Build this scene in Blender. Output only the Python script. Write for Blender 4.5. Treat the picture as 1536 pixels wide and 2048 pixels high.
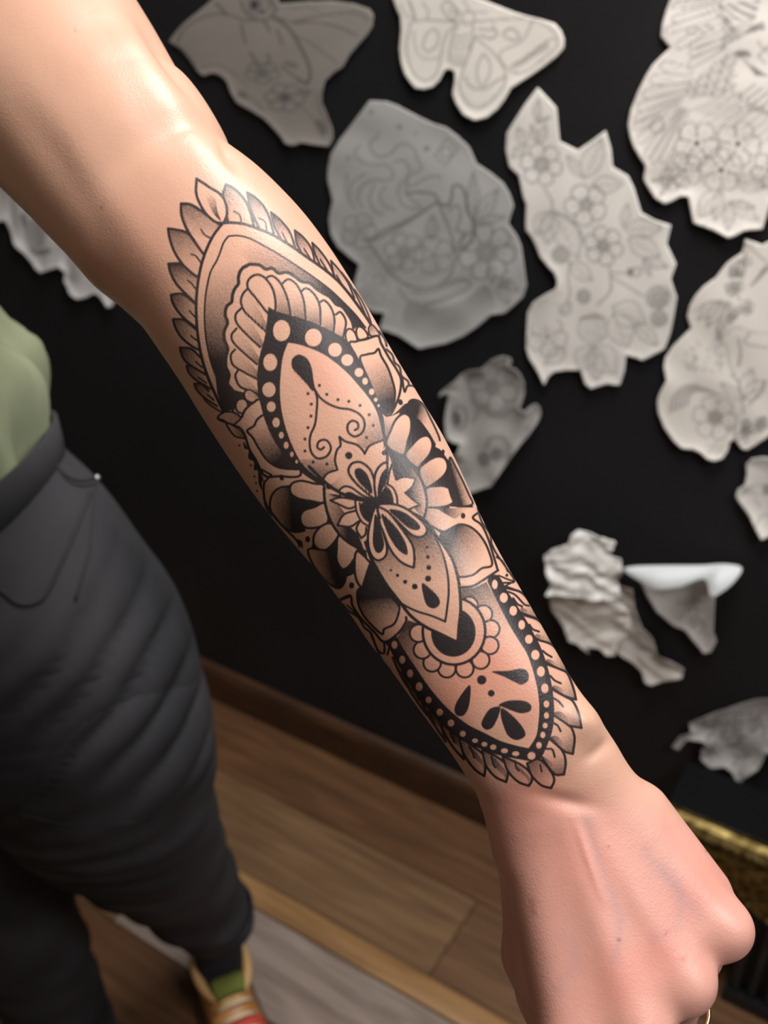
import bpy, bmesh, math
import numpy as np
from mathutils import Vector, Matrix

scene = bpy.context.scene
for o in list(bpy.data.objects):
    bpy.data.objects.remove(o, do_unlink=True)
C = scene.collection
PI = math.pi

# ------------------------------------------------------------------ camera, light, exposure
F = 2000.0                       # focal length in pixels of the 1536 x 2048 frame
CAM_H = 1.40                     # camera height above the floor
PITCH = math.radians(31.4)       # looking down
cam_data = bpy.data.cameras.new('camera')
cam = bpy.data.objects.new('camera', cam_data); C.objects.link(cam)
cam.location = (0, 0, CAM_H)
cam.rotation_euler = (math.radians(90)-PITCH, 0, 0)
cam_data.sensor_fit = 'VERTICAL'; cam_data.sensor_height = 36.0
cam_data.lens = 36.0*F/2048.0
cam_data.clip_start = .01; cam_data.clip_end = 50
cam_data.dof.use_dof = True
cam_data.dof.focus_distance = .365
cam_data.dof.aperture_fstop = 10.5
scene.camera = cam

world = bpy.data.worlds.new('room_ambience'); scene.world = world
world.use_nodes = True
bg = world.node_tree.nodes['Background']
bg.inputs[0].default_value = (1.0, .90, .80, 1); bg.inputs[1].default_value = .065

def area_light(name, loc, target, size, power, col, size_y=None):
    d = bpy.data.lights.new(name, 'AREA'); d.energy = power; d.color = col
    d.shape = 'RECTANGLE'; d.size = size; d.size_y = size_y or size
    o = bpy.data.objects.new(name, d); C.objects.link(o)
    o.location = loc
    o.rotation_euler = (Vector(target)-Vector(loc)).to_track_quat('-Z', 'Y').to_euler()
    return o
# bright ceiling lamp over the wall, unseen white fill added right of the camera to brighten the forearm, warm ceiling lamp to the left behind the camera
area_light('ceiling_lamp_light', (.22, .70, 2.42), (.12, .78, 0), .55, 25, (1.0, .96, .92), .55)
area_light('front_fill_light', (.85, -.25, 2.15), (.1, .75, 1.05), .5, 17, (1.0, .965, .95), .5)
area_light('warm_room_light', (-1.3, -.55, 2.3), (-.1, .7, 1.0), .5, 3.0, (1.0, .66, .40))

vs = scene.view_settings
vs.view_transform = 'Standard'; vs.look = 'None'; vs.gamma = 1.0; vs.exposure = 0.22
vs.use_curve_mapping = False

# ------------------------------------------------------------------ geometry of the view and the room
SN, CS = math.sin(PITCH), math.cos(PITCH)
def cam_pt(px, py, d):
    """point in camera axes (right, up, back) seen at a pixel, at depth d along the view axis"""
    return np.array([(px-768.0)/F*d, -(py-1024.0)/F*d, -d])
def to_world(p):
    p = np.asarray(p, float)
    x, y, z = p[..., 0], p[..., 1], p[..., 2]
    return np.stack([x, y*SN-z*CS, CAM_H+y*CS+z*SN], -1)
def to_px(p):
    p = np.asarray(p, float)
    X = p[..., 0]; Y = p[..., 1]; Z = p[..., 2]-CAM_H
    up = Y*SN+Z*CS; fw = Y*CS-Z*SN
    return 768+F*X/fw, 1024-F*up/fw
WN = np.array([.5329, .8462]); WD = np.array([.8462, -.5329])   # wall normal (away from the camera) and wall direction
WALL = 1.142
def on_wall(px, py, off=0.0):
    """wall coordinates (u along the wall, z) of a pixel"""
    r = np.array([px-768.0, -(py-1024.0)*SN+F*CS, -(py-1024.0)*CS-F*SN])
    t = (WALL-off)/(r[0]*WN[0]+r[1]*WN[1])
    return (r[0]*WD[0]+r[1]*WD[1])*t, CAM_H+r[2]*t
def room(u, n, z):
    """room coordinates: u along the wall, n distance towards the wall, z up"""
    return np.array([WD[0]*u+WN[0]*n, WD[1]*u+WN[1]*n, z])
WALL_ROT = math.atan2(WD[1], WD[0])

# ------------------------------------------------------------------ object helpers
def new_mesh(name, verts, faces, mat=None, smooth=True):
    me = bpy.data.meshes.new(name)
    if isinstance(verts, np.ndarray) and isinstance(faces, np.ndarray):
        k = faces.shape[1]
        me.vertices.add(len(verts)); me.vertices.foreach_set('co', verts.astype(np.float32).ravel())
        me.loops.add(faces.size); me.loops.foreach_set('vertex_index', faces.astype(np.int32).ravel())
        me.polygons.add(len(faces)); me.polygons.foreach_set('loop_start', np.arange(0, faces.size, k, dtype=np.int32))
        me.polygons.foreach_set('loop_total', np.full(len(faces), k, np.int32))
        me.update(calc_edges=True); me.validate()
    else:
        me.from_pydata([tuple(v) for v in verts], [], [tuple(f) for f in faces]); me.update()
    if smooth: me.polygons.foreach_set('use_smooth', np.ones(len(me.polygons), bool))
    if mat: me.materials.append(mat)
    return me
def obj(name, me, parent=None, **props):
    o = bpy.data.objects.new(name, me); C.objects.link(o)
    if parent: o.parent = parent
    for k, v in props.items(): o[k] = v
    return o
def empty(name, loc, label, cat, group=None):
    o = bpy.data.objects.new(name, None); C.objects.link(o)
    o.location = loc; o.empty_display_size = .05
    o['label'] = label; o['category'] = cat
    if group: o['group'] = group
    bpy.context.view_layer.update()
    return o
def child(name, me, parent, **props):
    """mesh given in world coordinates, parented without moving"""
    o = obj(name, me, parent, **props)
    o.matrix_parent_inverse = world_of(parent).inverted()
    return o
def world_of(o):
    m = o.matrix_basis.copy()
    if o.parent: m = world_of(o.parent) @ o.matrix_parent_inverse @ m
    return m
def bm_mesh(bm, name, mat, smooth=False):
    me = bpy.data.meshes.new(name); bm.normal_update(); bm.to_mesh(me); bm.free()
    if smooth: me.polygons.foreach_set('use_smooth', np.ones(len(me.polygons), bool))
    me.materials.append(mat); return me
def box_mesh(name, mat, x0, x1, y0, y1, z0, z1, bevel=0, seg=2):
    bm = bmesh.new()
    bmesh.ops.create_cube(bm, size=1)
    for v in bm.verts:
        v.co = Vector(((x0+x1)/2+v.co.x*(x1-x0), (y0+y1)/2+v.co.y*(y1-y0), (z0+z1)/2+v.co.z*(z1-z0)))
    if bevel: bmesh.ops.bevel(bm, geom=list(bm.edges), offset=bevel, segments=seg, affect='EDGES', profile=.5)
    return bm_mesh(bm, name, mat)
def grid_faces(r, c, wrap=True, off=0):
    i = np.arange(r-1)[:, None]; j = np.arange(c if wrap else c-1)[None, :]
    a = i*c+j; b = i*c+(j+1) % c
    return np.stack([a, b, b+c, a+c], -1).reshape(-1, 4)+off
def loft(rings):
    """rings: (r, c, 3) closed rings -> verts, faces"""
    R = np.asarray(rings, float); r, c, _ = R.shape
    return R.reshape(-1, 3), grid_faces(r, c)
def tube_mesh(name, pts, rad, mat, seg=10, cap=True):
    p = np.asarray(pts, float); n = len(p)
    rad = np.broadcast_to(np.asarray(rad, float), (n,))
    t = np.gradient(p, axis=0); t /= np.linalg.norm(t, axis=1)[:, None]+1e-12
    up = np.array([0, 0, 1.0]) if abs(t[0][2]) < .9 else np.array([1.0, 0, 0])
    rings = []
    for i in range(n):
        s = np.cross(t[i], up); s /= np.linalg.norm(s)+1e-12; q = np.cross(s, t[i]); up = q
        a = np.linspace(0, 2*PI, seg, endpoint=False)[:, None]
        rings.append(p[i]+rad[i]*(np.cos(a)*s+np.sin(a)*q))
    v, f = loft(rings); v = list(map(tuple, v)); f = list(map(tuple, f))
    if cap:
        f.append(tuple(range(seg))[::-1]); f.append(tuple(range((n-1)*seg, n*seg)))
    return new_mesh(name, v, f, mat)

# ------------------------------------------------------------------ materials (all procedural)
def material(name, col=(.5, .5, .5), rough=.6, metal=0.0, spec=.5):
    m = bpy.data.materials.new(name); m.use_nodes = True
    b = m.node_tree.nodes['Principled BSDF']
    b.inputs['Base Color'].default_value = (*col, 1); b.inputs['Roughness'].default_value = rough
    b.inputs['Metallic'].default_value = metal; b.inputs['Specular IOR Level'].default_value = spec
    return m
def nd(m, t, **kw):
    n = m.node_tree.nodes.new(t)
    for k, v in kw.items():
        if k in n.inputs: n.inputs[k].default_value = v
        else: setattr(n, k, v)
    return n
def lk(m, a, ao, b, bi): m.node_tree.links.new(a.outputs[ao], b.inputs[bi])
def coords(m, scale=(1, 1, 1), kind='Object', rot=(0, 0, 0)):
    tc = nd(m, 'ShaderNodeTexCoord'); mp = nd(m, 'ShaderNodeMapping')
    mp.inputs['Scale'].default_value = scale; mp.inputs['Rotation'].default_value = rot
    lk(m, tc, kind, mp, 'Vector'); return mp
def noise_col(m, c0, c1, scale, mapscale=(1, 1, 1), detail=4, lo=.35, hi=.65, kind='Object', rot=(0, 0, 0)):
    b = m.node_tree.nodes['Principled BSDF']
    mp = coords(m, mapscale, kind, rot); n = nd(m, 'ShaderNodeTexNoise', Scale=scale, Detail=detail)
    lk(m, mp, 'Vector', n, 'Vector')
    r = nd(m, 'ShaderNodeValToRGB')
    r.color_ramp.elements[0].position = lo; r.color_ramp.elements[0].color = (*c0, 1)
    r.color_ramp.elements[1].position = hi; r.color_ramp.elements[1].color = (*c1, 1)
    lk(m, n, 'Fac', r, 'Fac'); lk(m, r, 'Color', b, 'Base Color'); return n, r
def noise_bump(m, scale, dist, strength=.5, mapscale=(1, 1, 1), detail=3, kind='Object', rot=(0, 0, 0)):
    b = m.node_tree.nodes['Principled BSDF']
    mp = coords(m, mapscale, kind, rot); n = nd(m, 'ShaderNodeTexNoise', Scale=scale, Detail=detail)
    lk(m, mp, 'Vector', n, 'Vector')
    bp = nd(m, 'ShaderNodeBump', Strength=strength, Distance=dist)
    lk(m, n, 'Fac', bp, 'Height')
    prev = b.inputs['Normal'].links
    if prev: m.node_tree.links.new(prev[0].from_socket, bp.inputs['Normal'])
    lk(m, bp, 'Normal', b, 'Normal'); return bp
def attr_col(m, name='tone'):
    b = m.node_tree.nodes['Principled BSDF']
    a = nd(m, 'ShaderNodeVertexColor', layer_name=name); lk(m, a, 'Color', b, 'Base Color'); return a
def set_attr(me, rgb, name='tone'):
    a = me.color_attributes.new(name, 'FLOAT_COLOR', 'POINT')
    d = np.ones((len(me.vertices), 4), np.float32); d[:, :3] = rgb
    a.data.foreach_set('color', d.ravel())
def lin(r, g, b):
    return tuple(((c/255)/12.92 if c/255 <= .04045 else ((c/255+.055)/1.055)**2.4) for c in (r, g, b))
def smooth01(x): x = np.clip(x, 0, 1); return x*x*(3-2*x)
def vnoise(p, scale, seed=0):
    """cheap smooth value noise on (..., 2|3) arrays"""
    p = np.asarray(p, float)*scale
    out = np.zeros(p.shape[:-1])
    rng = np.random.default_rng(seed)
    for k in range(5):
        d = rng.normal(size=p.shape[-1]); ph = rng.random()*6.28
        out += np.sin(p@d*(1+.35*k)+ph+1.3*np.sin(p@rng.normal(size=p.shape[-1])*.7))
    return out/5
# ------------------------------------------------------------------ drawing helpers (numpy)
def spline(pts, closed=False, n=7):
    """Catmull-Rom through the points."""
    p = np.asarray(pts, float)
    if len(p) < 3:
        return p
    if closed:
        q = np.vstack([p[-1:], p, p[:2]])
    else:
        q = np.vstack([2*p[:1]-p[1:2], p, 2*p[-1:]-p[-2:-1]])
    t = np.linspace(0, 1, n, endpoint=False)[:, None]
    out = []
    for i in range(len(q)-3):
        a, b, c, d = q[i], q[i+1], q[i+2], q[i+3]
        out.append(.5*((2*b)+(c-a)*t+(2*a-5*b+4*c-d)*t*t+(3*b-a-3*c+d)*t*t*t))
    out = np.vstack(out)
    if not closed:
        out = np.vstack([out, p[-1:]])
    return out

class Ink:
    """A small drawing surface: coverage of ink, 0..1, on a pixel grid."""
    def __init__(s, x0, y0, w, h, seed=1):
        s.x0, s.y0, s.w, s.h = x0, y0, w, h
        s.a = np.zeros((h, w), np.float32)
        s.rng = np.random.default_rng(seed)
        s.noise = s.rng.random((h, w)).astype(np.float32)
        s.ox = s.oy = 0.0; s.k = 1.0; s.wk = 1.0; s.dk = 1.0
    def frame(s, ox, oy, k):
        s.ox, s.oy, s.k = ox, oy, k
    def _t(s, p):
        p = np.asarray(p, float).reshape(-1, 2)
        return np.stack([s.ox+p[:, 0]/s.k-s.x0, s.oy+p[:, 1]/s.k-s.y0], 1)
    def _box(s, p, m):
        x0 = int(max(0, math.floor(p[:, 0].min()-m))); x1 = int(min(s.w, math.ceil(p[:, 0].max()+m)+1))
        y0 = int(max(0, math.floor(p[:, 1].min()-m))); y1 = int(min(s.h, math.ceil(p[:, 1].max()+m)+1))
        return (x0, x1, y0, y1) if x1 > x0 and y1 > y0 else None
    def _dist(s, p, m):
        b = s._box(p, m)
        if b is None: return None, None
        x0, x1, y0, y1 = b
        D = np.full((y1-y0, x1-x0), 1e3, np.float32)
        for i in range(len(p)-1):
            q = p[i:i+2]
            c = s._box(q, m)
            if c is None: continue
            a0, a1, b0, b1 = c
            X = np.arange(a0, a1)[None, :]; Y = np.arange(b0, b1)[:, None]
            dx, dy = q[1]-q[0]; L = dx*dx+dy*dy+1e-9
            t = np.clip(((X-q[0, 0])*dx+(Y-q[0, 1])*dy)/L, 0, 1)
            d = np.hypot(X-q[0, 0]-t*dx, Y-q[0, 1]-t*dy)
            v = D[b0-y0:b1-y0, a0-x0:a1-x0]
            np.minimum(v, d, out=v)
        return b, D
    def line(s, pts, w=3.2, closed=False, sm=True, val=.97):
        w = w*s.wk; p = s._t(pts)
        if closed and not sm: p = np.vstack([p, p[:1]])
        if sm: p = spline(p, closed)
        if closed and sm: p = np.vstack([p, p[:1]])
        b, D = s._dist(p, w/2+2)
        if b is None: return
        c = np.clip(w/2+.5-D, 0, 1)*val
        v = s.a[b[2]:b[3], b[0]:b[1]]
        np.maximum(v, c, out=v)
    def cover(s, pts, sm=True, raw=False):
        p = np.asarray(pts, float) if raw else s._t(pts)
        if sm: p = spline(p, True)
        p = np.vstack([p, p[:1]])
        b, D = s._dist(p, 2)
        if b is None: return None, None
        x0, x1, y0, y1 = b
        X = np.arange(x0, x1)[None, :]+0.0; Y = np.arange(y0, y1)[:, None]+1e-4
        ins = np.zeros((y1-y0, x1-x0), bool)
        for i in range(len(p)-1):
            xa, ya = p[i]; xb, yb = p[i+1]
            if ya == yb: continue
            lo, hi = (ya, yb) if ya < yb else (yb, ya)
            r0 = max(0, int(math.ceil(lo))-y0-1); r1 = min(y1-y0, int(math.floor(hi))-y0+2)
            if r1 <= r0: continue
            yy = Y[r0:r1]
            m = ((ya > yy) != (yb > yy)) & (X < (xb-xa)*(yy-ya)/(yb-ya)+xa)
            ins[r0:r1] ^= m
        return b, np.clip(np.where(ins, .5+D, .5-D), 0, 1)
    def fill(s, pts, val=.97, sm=True):
        b, c = s.cover(pts, sm)
        if b is None: return
        v = s.a[b[2]:b[3], b[0]:b[1]]
        v[:] = v*(1-c)+val*c
    def clear(s, pts, sm=True):
        s.fill(pts, 0.0, sm)
    def shade(s, pts, p0, p1, v0, v1, sm=True, gam=1.0, mode='set', stip=.55):
        """gradient of stippled ink from p0 to p1 inside the outline"""
        b, c = s.cover(pts, sm)
        if b is None: return
        q = s._t([p0, p1]); d = q[1]-q[0]
        X = np.arange(b[0], b[1])[None, :]; Y = np.arange(b[2], b[3])[:, None]
        t = np.clip(((X-q[0, 0])*d[0]+(Y-q[0, 1])*d[1])/(d@d), 0, 1)**gam
        g = np.clip((v0+(v1-v0)*t)*s.dk, 0, .97)
        n = s.noise[b[2]:b[3], b[0]:b[1]]-.5
        g = np.clip(g+n*stip*4*g*(1-g)*.8, 0, .97)
        v = s.a[b[2]:b[3], b[0]:b[1]]
        if mode == 'set': v[:] = v*(1-c)+g*c
        else: np.maximum(v, g*c, out=v)
    def ell(s, x, y, rx, ry=None, rot=0, n=20):
        ry = ry or rx
        a = np.linspace(0, 2*math.pi, n, endpoint=False)
        c, q = math.cos(rot), math.sin(rot)
        return [(x+rx*math.cos(t)*c-ry*math.sin(t)*q, y+rx*math.cos(t)*q+ry*math.sin(t)*c) for t in a]
    def dot(s, x, y, r, ry=None, val=.97, rot=0):
        s.fill(s.ell(x, y, r, ry, rot), val, True)
    def ring(s, x, y, r, ry=None, w=2.5, rot=0, val=.97):
        s.line(s.ell(x, y, r, ry, rot), w, True, True, val)
    def cell(s, pts, w=3.2, sh=None, sm=True):
        """bare-skin shape with an outline, optionally shaded"""
        s.clear(pts, sm)
        if sh: s.shade(pts, *sh, sm=sm)
        s.line(pts, w, True, sm)
    def sample(s, px, py):
        x = px-s.x0; y = py-s.y0
        ok = (x >= 0) & (y >= 0) & (x < s.w-1.01) & (y < s.h-1.01)
        x = np.clip(x, 0, s.w-1.01); y = np.clip(y, 0, s.h-1.01)
        i = x.astype(int); j = y.astype(int); fx = x-i; fy = y-j
        A = s.a
        v = (A[j, i]*(1-fx)+A[j, i+1]*fx)*(1-fy)+(A[j+1, i]*(1-fx)+A[j+1, i+1]*fx)*fy
        return np.where(ok, v, 0)
# ------------------------------------------------------------------ the tattoo design (drawn flat, later laid on the skin)
def feather(T, up, lo, w=3.4, vein=None, sh=None, vw=2.6):
    """pointed feather: upper curve to the tip, lower curve back"""
    a = spline(up); b = spline(lo)
    poly = np.vstack([a, b[1:]])
    T.clear(poly, False)
    if sh: T.shade(poly, *sh, sm=False)
    T.line(a, w, sm=False); T.line(b, w, sm=False)
    if vein: T.line(vein, vw)

def draw_tattoo():
    T = Ink(300, 320, 920, 1300, 3); T.wk = 1.45; T.dk = 1.28
    # ================= upper part (elbow side)
    T.frame(320, 320, 3.072)
    W = 4.0
    # feathers on the elbow side, right row from the far end towards the apex
    feather(T, [(1215,960),(1200,860),(1195,795)], [(1195,795),(1240,865),(1280,950),(1300,1010)], 2.6)
    feather(T, [(1160,850),(1130,760),(1115,690)], [(1115,690),(1170,765),(1225,870),(1262,950)], 2.8, [(1150,790),(1200,890)])
    feather(T, [(1090,760),(1065,690),(1050,618)], [(1050,618),(1100,675),(1155,755),(1195,850)], 2.8, [(1085,710),(1140,800)], ((1060,640),(1130,800),.4,.05))
    feather(T, [(985,650),(950,570),(935,508)], [(935,508),(985,560),(1040,640),(1085,745)], 3.0, [(985,610),(1035,690)], ((945,530),(1040,690),.55,.05))
    feather(T, [(880,590),(840,510),(828,432)], [(828,432),(880,475),(930,545),(955,640)], 3.2, [(885,545),(920,600)], ((835,450),(920,600),.75,.05))
    feather(T, [(745,490),(700,400),(682,322)], [(682,322),(735,365),(795,440),(832,540)], 3.4, [(750,445),(780,505)], ((690,345),(790,500),.8,.05))
    feather(T, [(610,420),(560,310),(535,200)], [(535,200),(590,235),(655,315),(705,470)], 3.6, [(605,355),(645,380),(655,430)], ((540,220),(650,420),.75,.03))
    feather(T, [(420,385),(405,330),(385,230),(405,150)], [(405,150),(460,180),(520,245),(555,320),(578,410)], 4, [(455,315),(490,340),(500,390)], ((400,170),(480,360),.55,.05))
    # left row, far end first
    feather(T, [(330,1490),(290,1455),(262,1452)], [(262,1452),(290,1490),(345,1530),(400,1560)], 2.6)
    feather(T, [(300,1420),(255,1378),(210,1374)], [(210,1374),(225,1412),(275,1462),(350,1512)], 3, [(290,1440),(330,1475)], ((215,1380),(300,1460),.65,.05))
    feather(T, [(280,1310),(210,1268),(163,1265)], [(163,1265),(178,1308),(222,1352),(310,1405)], 3.2, [(235,1335),(285,1370)], ((170,1270),(260,1360),.65,.05))
    feather(T, [(250,1215),(190,1160),(122,1153)], [(122,1153),(135,1200),(172,1250),(280,1318)], 3.4, [(220,1240),(260,1275)], ((130,1160),(240,1270),.65,.05))
    feather(T, [(230,1050),(150,985),(80,978)], [(80,978),(95,1030),(130,1088),(190,1140),(248,1172)], 3.6, [(190,1080),(228,1110)], ((90,985),(215,1110),.6,.05))
    feather(T, [(225,890),(140,825),(68,828)], [(68,828),(80,882),(122,945),(180,1000),(228,1035)], 3.8, [(180,925),(215,965)], ((80,835),(205,960),.65,.05))
    feather(T, [(235,700),(150,640),(52,638)], [(52,638),(65,692),(100,760),(160,825),(222,885)], 4, [(170,740),(195,760),(218,790)], ((150,640),(170,800),.75,.05))
    feather(T, [(285,560),(170,452),(105,430),(50,422)], [(50,422),(60,482),(88,562),(142,645),(215,710),(235,715)], 4, [(192,578),(220,590),(250,628)], ((120,430),(160,640),.6,.05))
    feather(T, [(370,400),(262,320),(190,275),(130,268)], [(130,268),(133,340),(165,425),(215,505),(268,580)], 4.2, [(250,425),(275,460),(310,480),(330,500)], ((240,270),(220,480),.6,.03))
    leaf = np.vstack([spline([(225,115),(300,165),(370,210),(402,262),(412,330),(392,388)]), spline([(392,388),(340,380),(282,330),(242,262),(222,200),(225,115)])[1:-1]])
    T.clear(leaf, False)
    T.shade([(320,210),(345,260),(355,320),(375,375),(330,330),(295,260),(285,215)], (290,220), (372,375), .05, .95)
    T.line(np.vstack([leaf, leaf[:1]]), 4, sm=False)
    # bands
    outL = [(385,388),(330,460),(290,540),(255,640),(232,760),(222,880),(225,1000),(235,1100),(255,1210),(285,1310),(330,1420),(395,1555)]
    outR = [(385,388),(440,385),(520,395),(610,425),(700,465),(800,525),(900,595),(1000,665),(1090,740),(1160,820),(1220,900),(1280,985),(1310,1040)]
    inL = [(420,468),(390,510),(365,580),(345,625),(310,690),(285,800),(275,900),(275,1000),(285,1110),(310,1230),(345,1330),(400,1440),(450,1545)]
    inR = [(420,468),(480,465),(550,482),(640,528),(740,585),(840,650),(940,718),(1040,793),(1120,868),(1200,950),(1262,1030)]
    wavL = [(470,1490),(432,1425),(415,1370),(425,1320),(405,1270),(405,1210),(416,1160),(395,1100),(395,1050),(415,1000),(400,950),(410,900),(440,872),(445,830),(460,790),(482,760),(482,718),(502,670),(550,640)]
    wavR = [(550,640),(610,645),(650,670),(690,665),(730,695),(780,690),(830,716),(870,746),(920,756),(960,790),(1000,816),(1045,842),(1082,885),(1120,902),(1150,940),(1180,990),(1190,1030)]
    body = np.vstack([spline(outL)[::-1], spline(outR)[1:]])
    T.clear(body, False)
    sl = np.vstack([spline(inL), spline(wavL)])
    T.shade(sl, (330,640), (395,1380), .0, .97, sm=False, gam=1.0)
    sr = np.vstack([spline(inR), spline(wavR)[::-1]])
    T.shade(sr, (520,500), (1150,930), .0, .97, sm=False, gam=.85)
    T.line(outL, 4.2); T.line(outR, 4.2); T.line(inL, 2.8); T.line(inR, 2.8)
    hood = np.vstack([spline(wavL), spline(wavR)[1:], spline([(1190,1030),(1080,1090),(800,1000),(660,960),(610,1250),(600,1500),(470,1490)])[1:]])
    T.clear(hood, False)
    T.line(wavL, 4.8); T.line(wavR, 4.8)
    # finger loops, far ones first
    loopsR = [[(1070,1080),(1080,950),(1110,935),(1142,990),(1132,1060),(1115,1120)],
              [(985,1000),(975,880),(1010,863),(1052,910),(1072,980),(1066,1060)],
              [(890,960),(865,810),(900,788),(950,828),(982,900),(986,1010)],
              [(800,930),(750,760),(790,733),(842,770),(882,860),(896,985)],
              [(700,910),(640,730),(690,713),(742,760),(782,850),(803,950)]]
    for q in loopsR:
        e = ((q[0][0]+q[-1][0])/2, (q[0][1]+q[-1][1])/2)
        T.clear(q); T.shade(q, q[2], e, .0, .5, gam=2.0); T.line(q[1:], 3.3)
    loopsL = [[(605,1520),(520,1430),(515,1462),(545,1490),(600,1510)],
              [(605,1420),(480,1290),(463,1330),(490,1390),(545,1415),(610,1440)],
              [(605,1300),(460,1165),(435,1200),(448,1258),(510,1300),(605,1350)],
              [(600,1200),(470,1035),(440,1075),(452,1122),(515,1185),(595,1255)],
              [(625,1100),(500,910),(465,950),(472,1002),(525,1065),(615,1150)],
              [(650,1000),(540,790),(510,822),(497,872),(520,930),(575,985),(645,1050)]]
    for q in loopsL:
        e = ((q[0][0]+q[-1][0])/2, (q[0][1]+q[-1][1])/2)
        T.clear(q); T.shade(q, q[2], e, .0, .5, gam=1.8); T.line(q[1:], 3.3)
    T.cell([(590,705),(545,735),(540,785),(590,850),(640,915),(680,960),(700,960),(710,880),(692,792),(642,722)], 3.4)
    # beads between the hood and the right petal
    T.frame(420, 640, 3.072)
    T.cell([(845,140),(832,90),(850,55),(885,70),(905,125),(880,150)], 3)
    T.cell([(915,120),(898,70),(915,40),(950,60),(970,105)], 3)
    T.cell([(985,95),(975,50),(995,30),(1025,60),(1040,95)], 2.6, ((980,40),(1030,90),.5,.1))
    # left beads
    T.fill([(30,330),(100,370),(150,430),(218,448),(192,490),(165,545),(105,560),(80,555),(45,450)], .95, False)
    T.cell(T.ell(195,528,38,44), 2.8)
    T.cell([(215,440),(250,430),(300,470),(310,510),(250,505),(215,480)], 2.8, ((300,450),(230,490),.4,.0))
    # ---- outer line of the lotus petals
    T.cell([(320,500),(262,512),(216,552),(190,602),(135,642),(178,660),(212,702),(240,790),(282,862),(335,955),(420,960),(560,940),(420,700)], 3.6)
    T.cell([(860,165),(900,132),(960,118),(1030,98),(1052,145),(1100,232),(1150,310),(1175,380),(1150,500),(1085,590),(1000,420)], 3.6)
    pl = [(345,588),(292,610),(270,650),(228,682),(262,722),(302,792),(352,862),(420,905),(500,916),(545,905),(470,800),(400,700)]
    T.clear(pl); T.shade(pl, (285,690), (490,880), .03, .95, gam=.9); T.line(pl, 3.4, True)
    pr = [(922,240),(962,212),(1010,202),(1035,178),(1052,222),(1092,292),(1120,370),(1136,440),(1130,512),(1110,556),(1070,578),(1030,500),(985,390)]
    T.clear(pr); T.shade(pr, (1000,230), (1075,560), .03, .92, gam=1.0); T.line(pr, 3.4, True)
    # ---- black almond band with dots
    oL = [(345,0),(322,90),(302,200),(290,330),(293,430),(310,520),(340,625),(385,725),(440,812),(510,892),(580,952),(645,995),(700,1032)]
    oR = [(345,0),(420,0),(520,20),(660,50),(780,90),(842,125),(885,185),(930,270),(975,355),(1015,450),(1040,530),(1068,600)]
    apex = [(325,-60)]
    iL = [(480,140),(450,220),(436,320),(430,430),(438,540),(462,650),(502,762),(555,865),(620,935),(690,985)]
    iR = [(480,140),(560,155),(680,202),(770,262),(850,332),(912,402),(962,462),(1005,525),(1035,600),(1062,720)]
    oLs = spline([(358,-83),(348,17),(333,117),(306,215)]+oL[3:]); oRs = spline([(358,-83),(413,-53),(523,-23),(642,17),(763,77)]+oR[5:])
    band = np.vstack([oLs[::-1], oRs[1:], [(1075,650),(1085,760)], spline(iR)[::-1], spline(iL)[1:]])
    T.fill(np.vstack([oLs[::-1], oRs[1:], [(1075,650),(1085,760),(960,1000)]]), .97, False)
    alm = np.vstack([spline(iL)[::-1], spline(iR)[1:], [(1060,900),(900,1000)]])
    T.clear(alm, False)
    for x, y, r, q in [(440,65,52,64),(635,108,51,54),(768,183,41,42),(843,246,36,35),(915,322,26,27),(953,376,17,21),(993,441,16,19),(1018,490,11,12),(1036,526,7,8),
                       (370,260,42,52),(362,428,40,45),(376,533,27,31),(406,630,22,30),(438,708,15,20),(468,770,15,21),(503,825,11,16),(532,870,8,11)]:
        T.dot(x, y, r, q, 0.0)
    # shading at the lower end of the almond
    T.shade([(545,860),(640,850),(720,830),(760,780),(800,700),(900,720),(980,690),(1040,620),(1062,720),(980,800),(800,880),(690,985),(620,935)], (705,800), (690,960), .0, .6, sm=False)
    T.shade([(930,560),(1000,560),(1050,640),(1065,730),(960,790),(900,740)], (900,640), (1040,740), .0, .5, mode='max')
    # teardrop with its two curled tails
    T.fill([(500,262),(512,230),(550,212),(600,240),(626,300),(636,370),(645,425),(628,436),(600,402),(545,342),(508,300)])
    T.line([(640,420),(658,480),(655,560),(645,640),(620,700),(612,750),(622,812),(660,850),(712,840),(741,800),(735,760),(705,736),(668,748),(660,782),(682,796),(700,782)], 3.4)
    T.line([(645,430),(670,470),(722,512),(790,540),(860,550),(920,580),(950,632),(936,690),(890,716),(852,692),(845,650),(870,620),(905,630),(910,662),(890,676)], 3.4)
    for x, y in [(672,402),(718,457),(786,490),(853,500),(922,525),(978,582),(1003,648),(962,722),(602,452),(622,517),(620,590),(602,662),(583,732),(583,805),(633,872),(718,885)]:
        T.dot(x, y, 10)
    # ---- crown under the almond
    crown = [(690,985),(722,942),(782,920),(768,860),(780,800),(802,770),(795,718),(832,746),(900,766),(938,800),(950,822),(982,772),(1062,738)]
    T.clear(crown+[(1085,900),(1050,1050),(850,1100),(740,1060)], False)
    T.line(crown[:3], 3.4); T.line(crown[2:6]+[crown[6]], 3.4); T.line(crown[6:11], 3.4); T.line(crown[10:], 3.4)
    T.dot(852, 833, 23)
    T.shade([(700,1020),(760,1000),(800,960),(840,1000),(800,1060)], (720,1040), (830,980), .45, .0)
    # ---- black ground of the flower
    T.fill([(1085,600),(1110,590),(1150,560),(1215,510),(1300,560),(1350,700),(1410,790),(1470,850),(1536,1000),(1560,1200),(1540,1320),(1400,1300),(1250,1100),(1100,800)], .97)
    T.clear([(1068,600),(1120,590),(1165,570),(1150,600),(1120,650),(1090,740)], False)
    T.shade([(1068,600),(1120,590),(1165,570),(1150,600),(1120,650),(1090,740)], (1140,590), (1085,700), .0, .6, sm=False)
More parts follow.
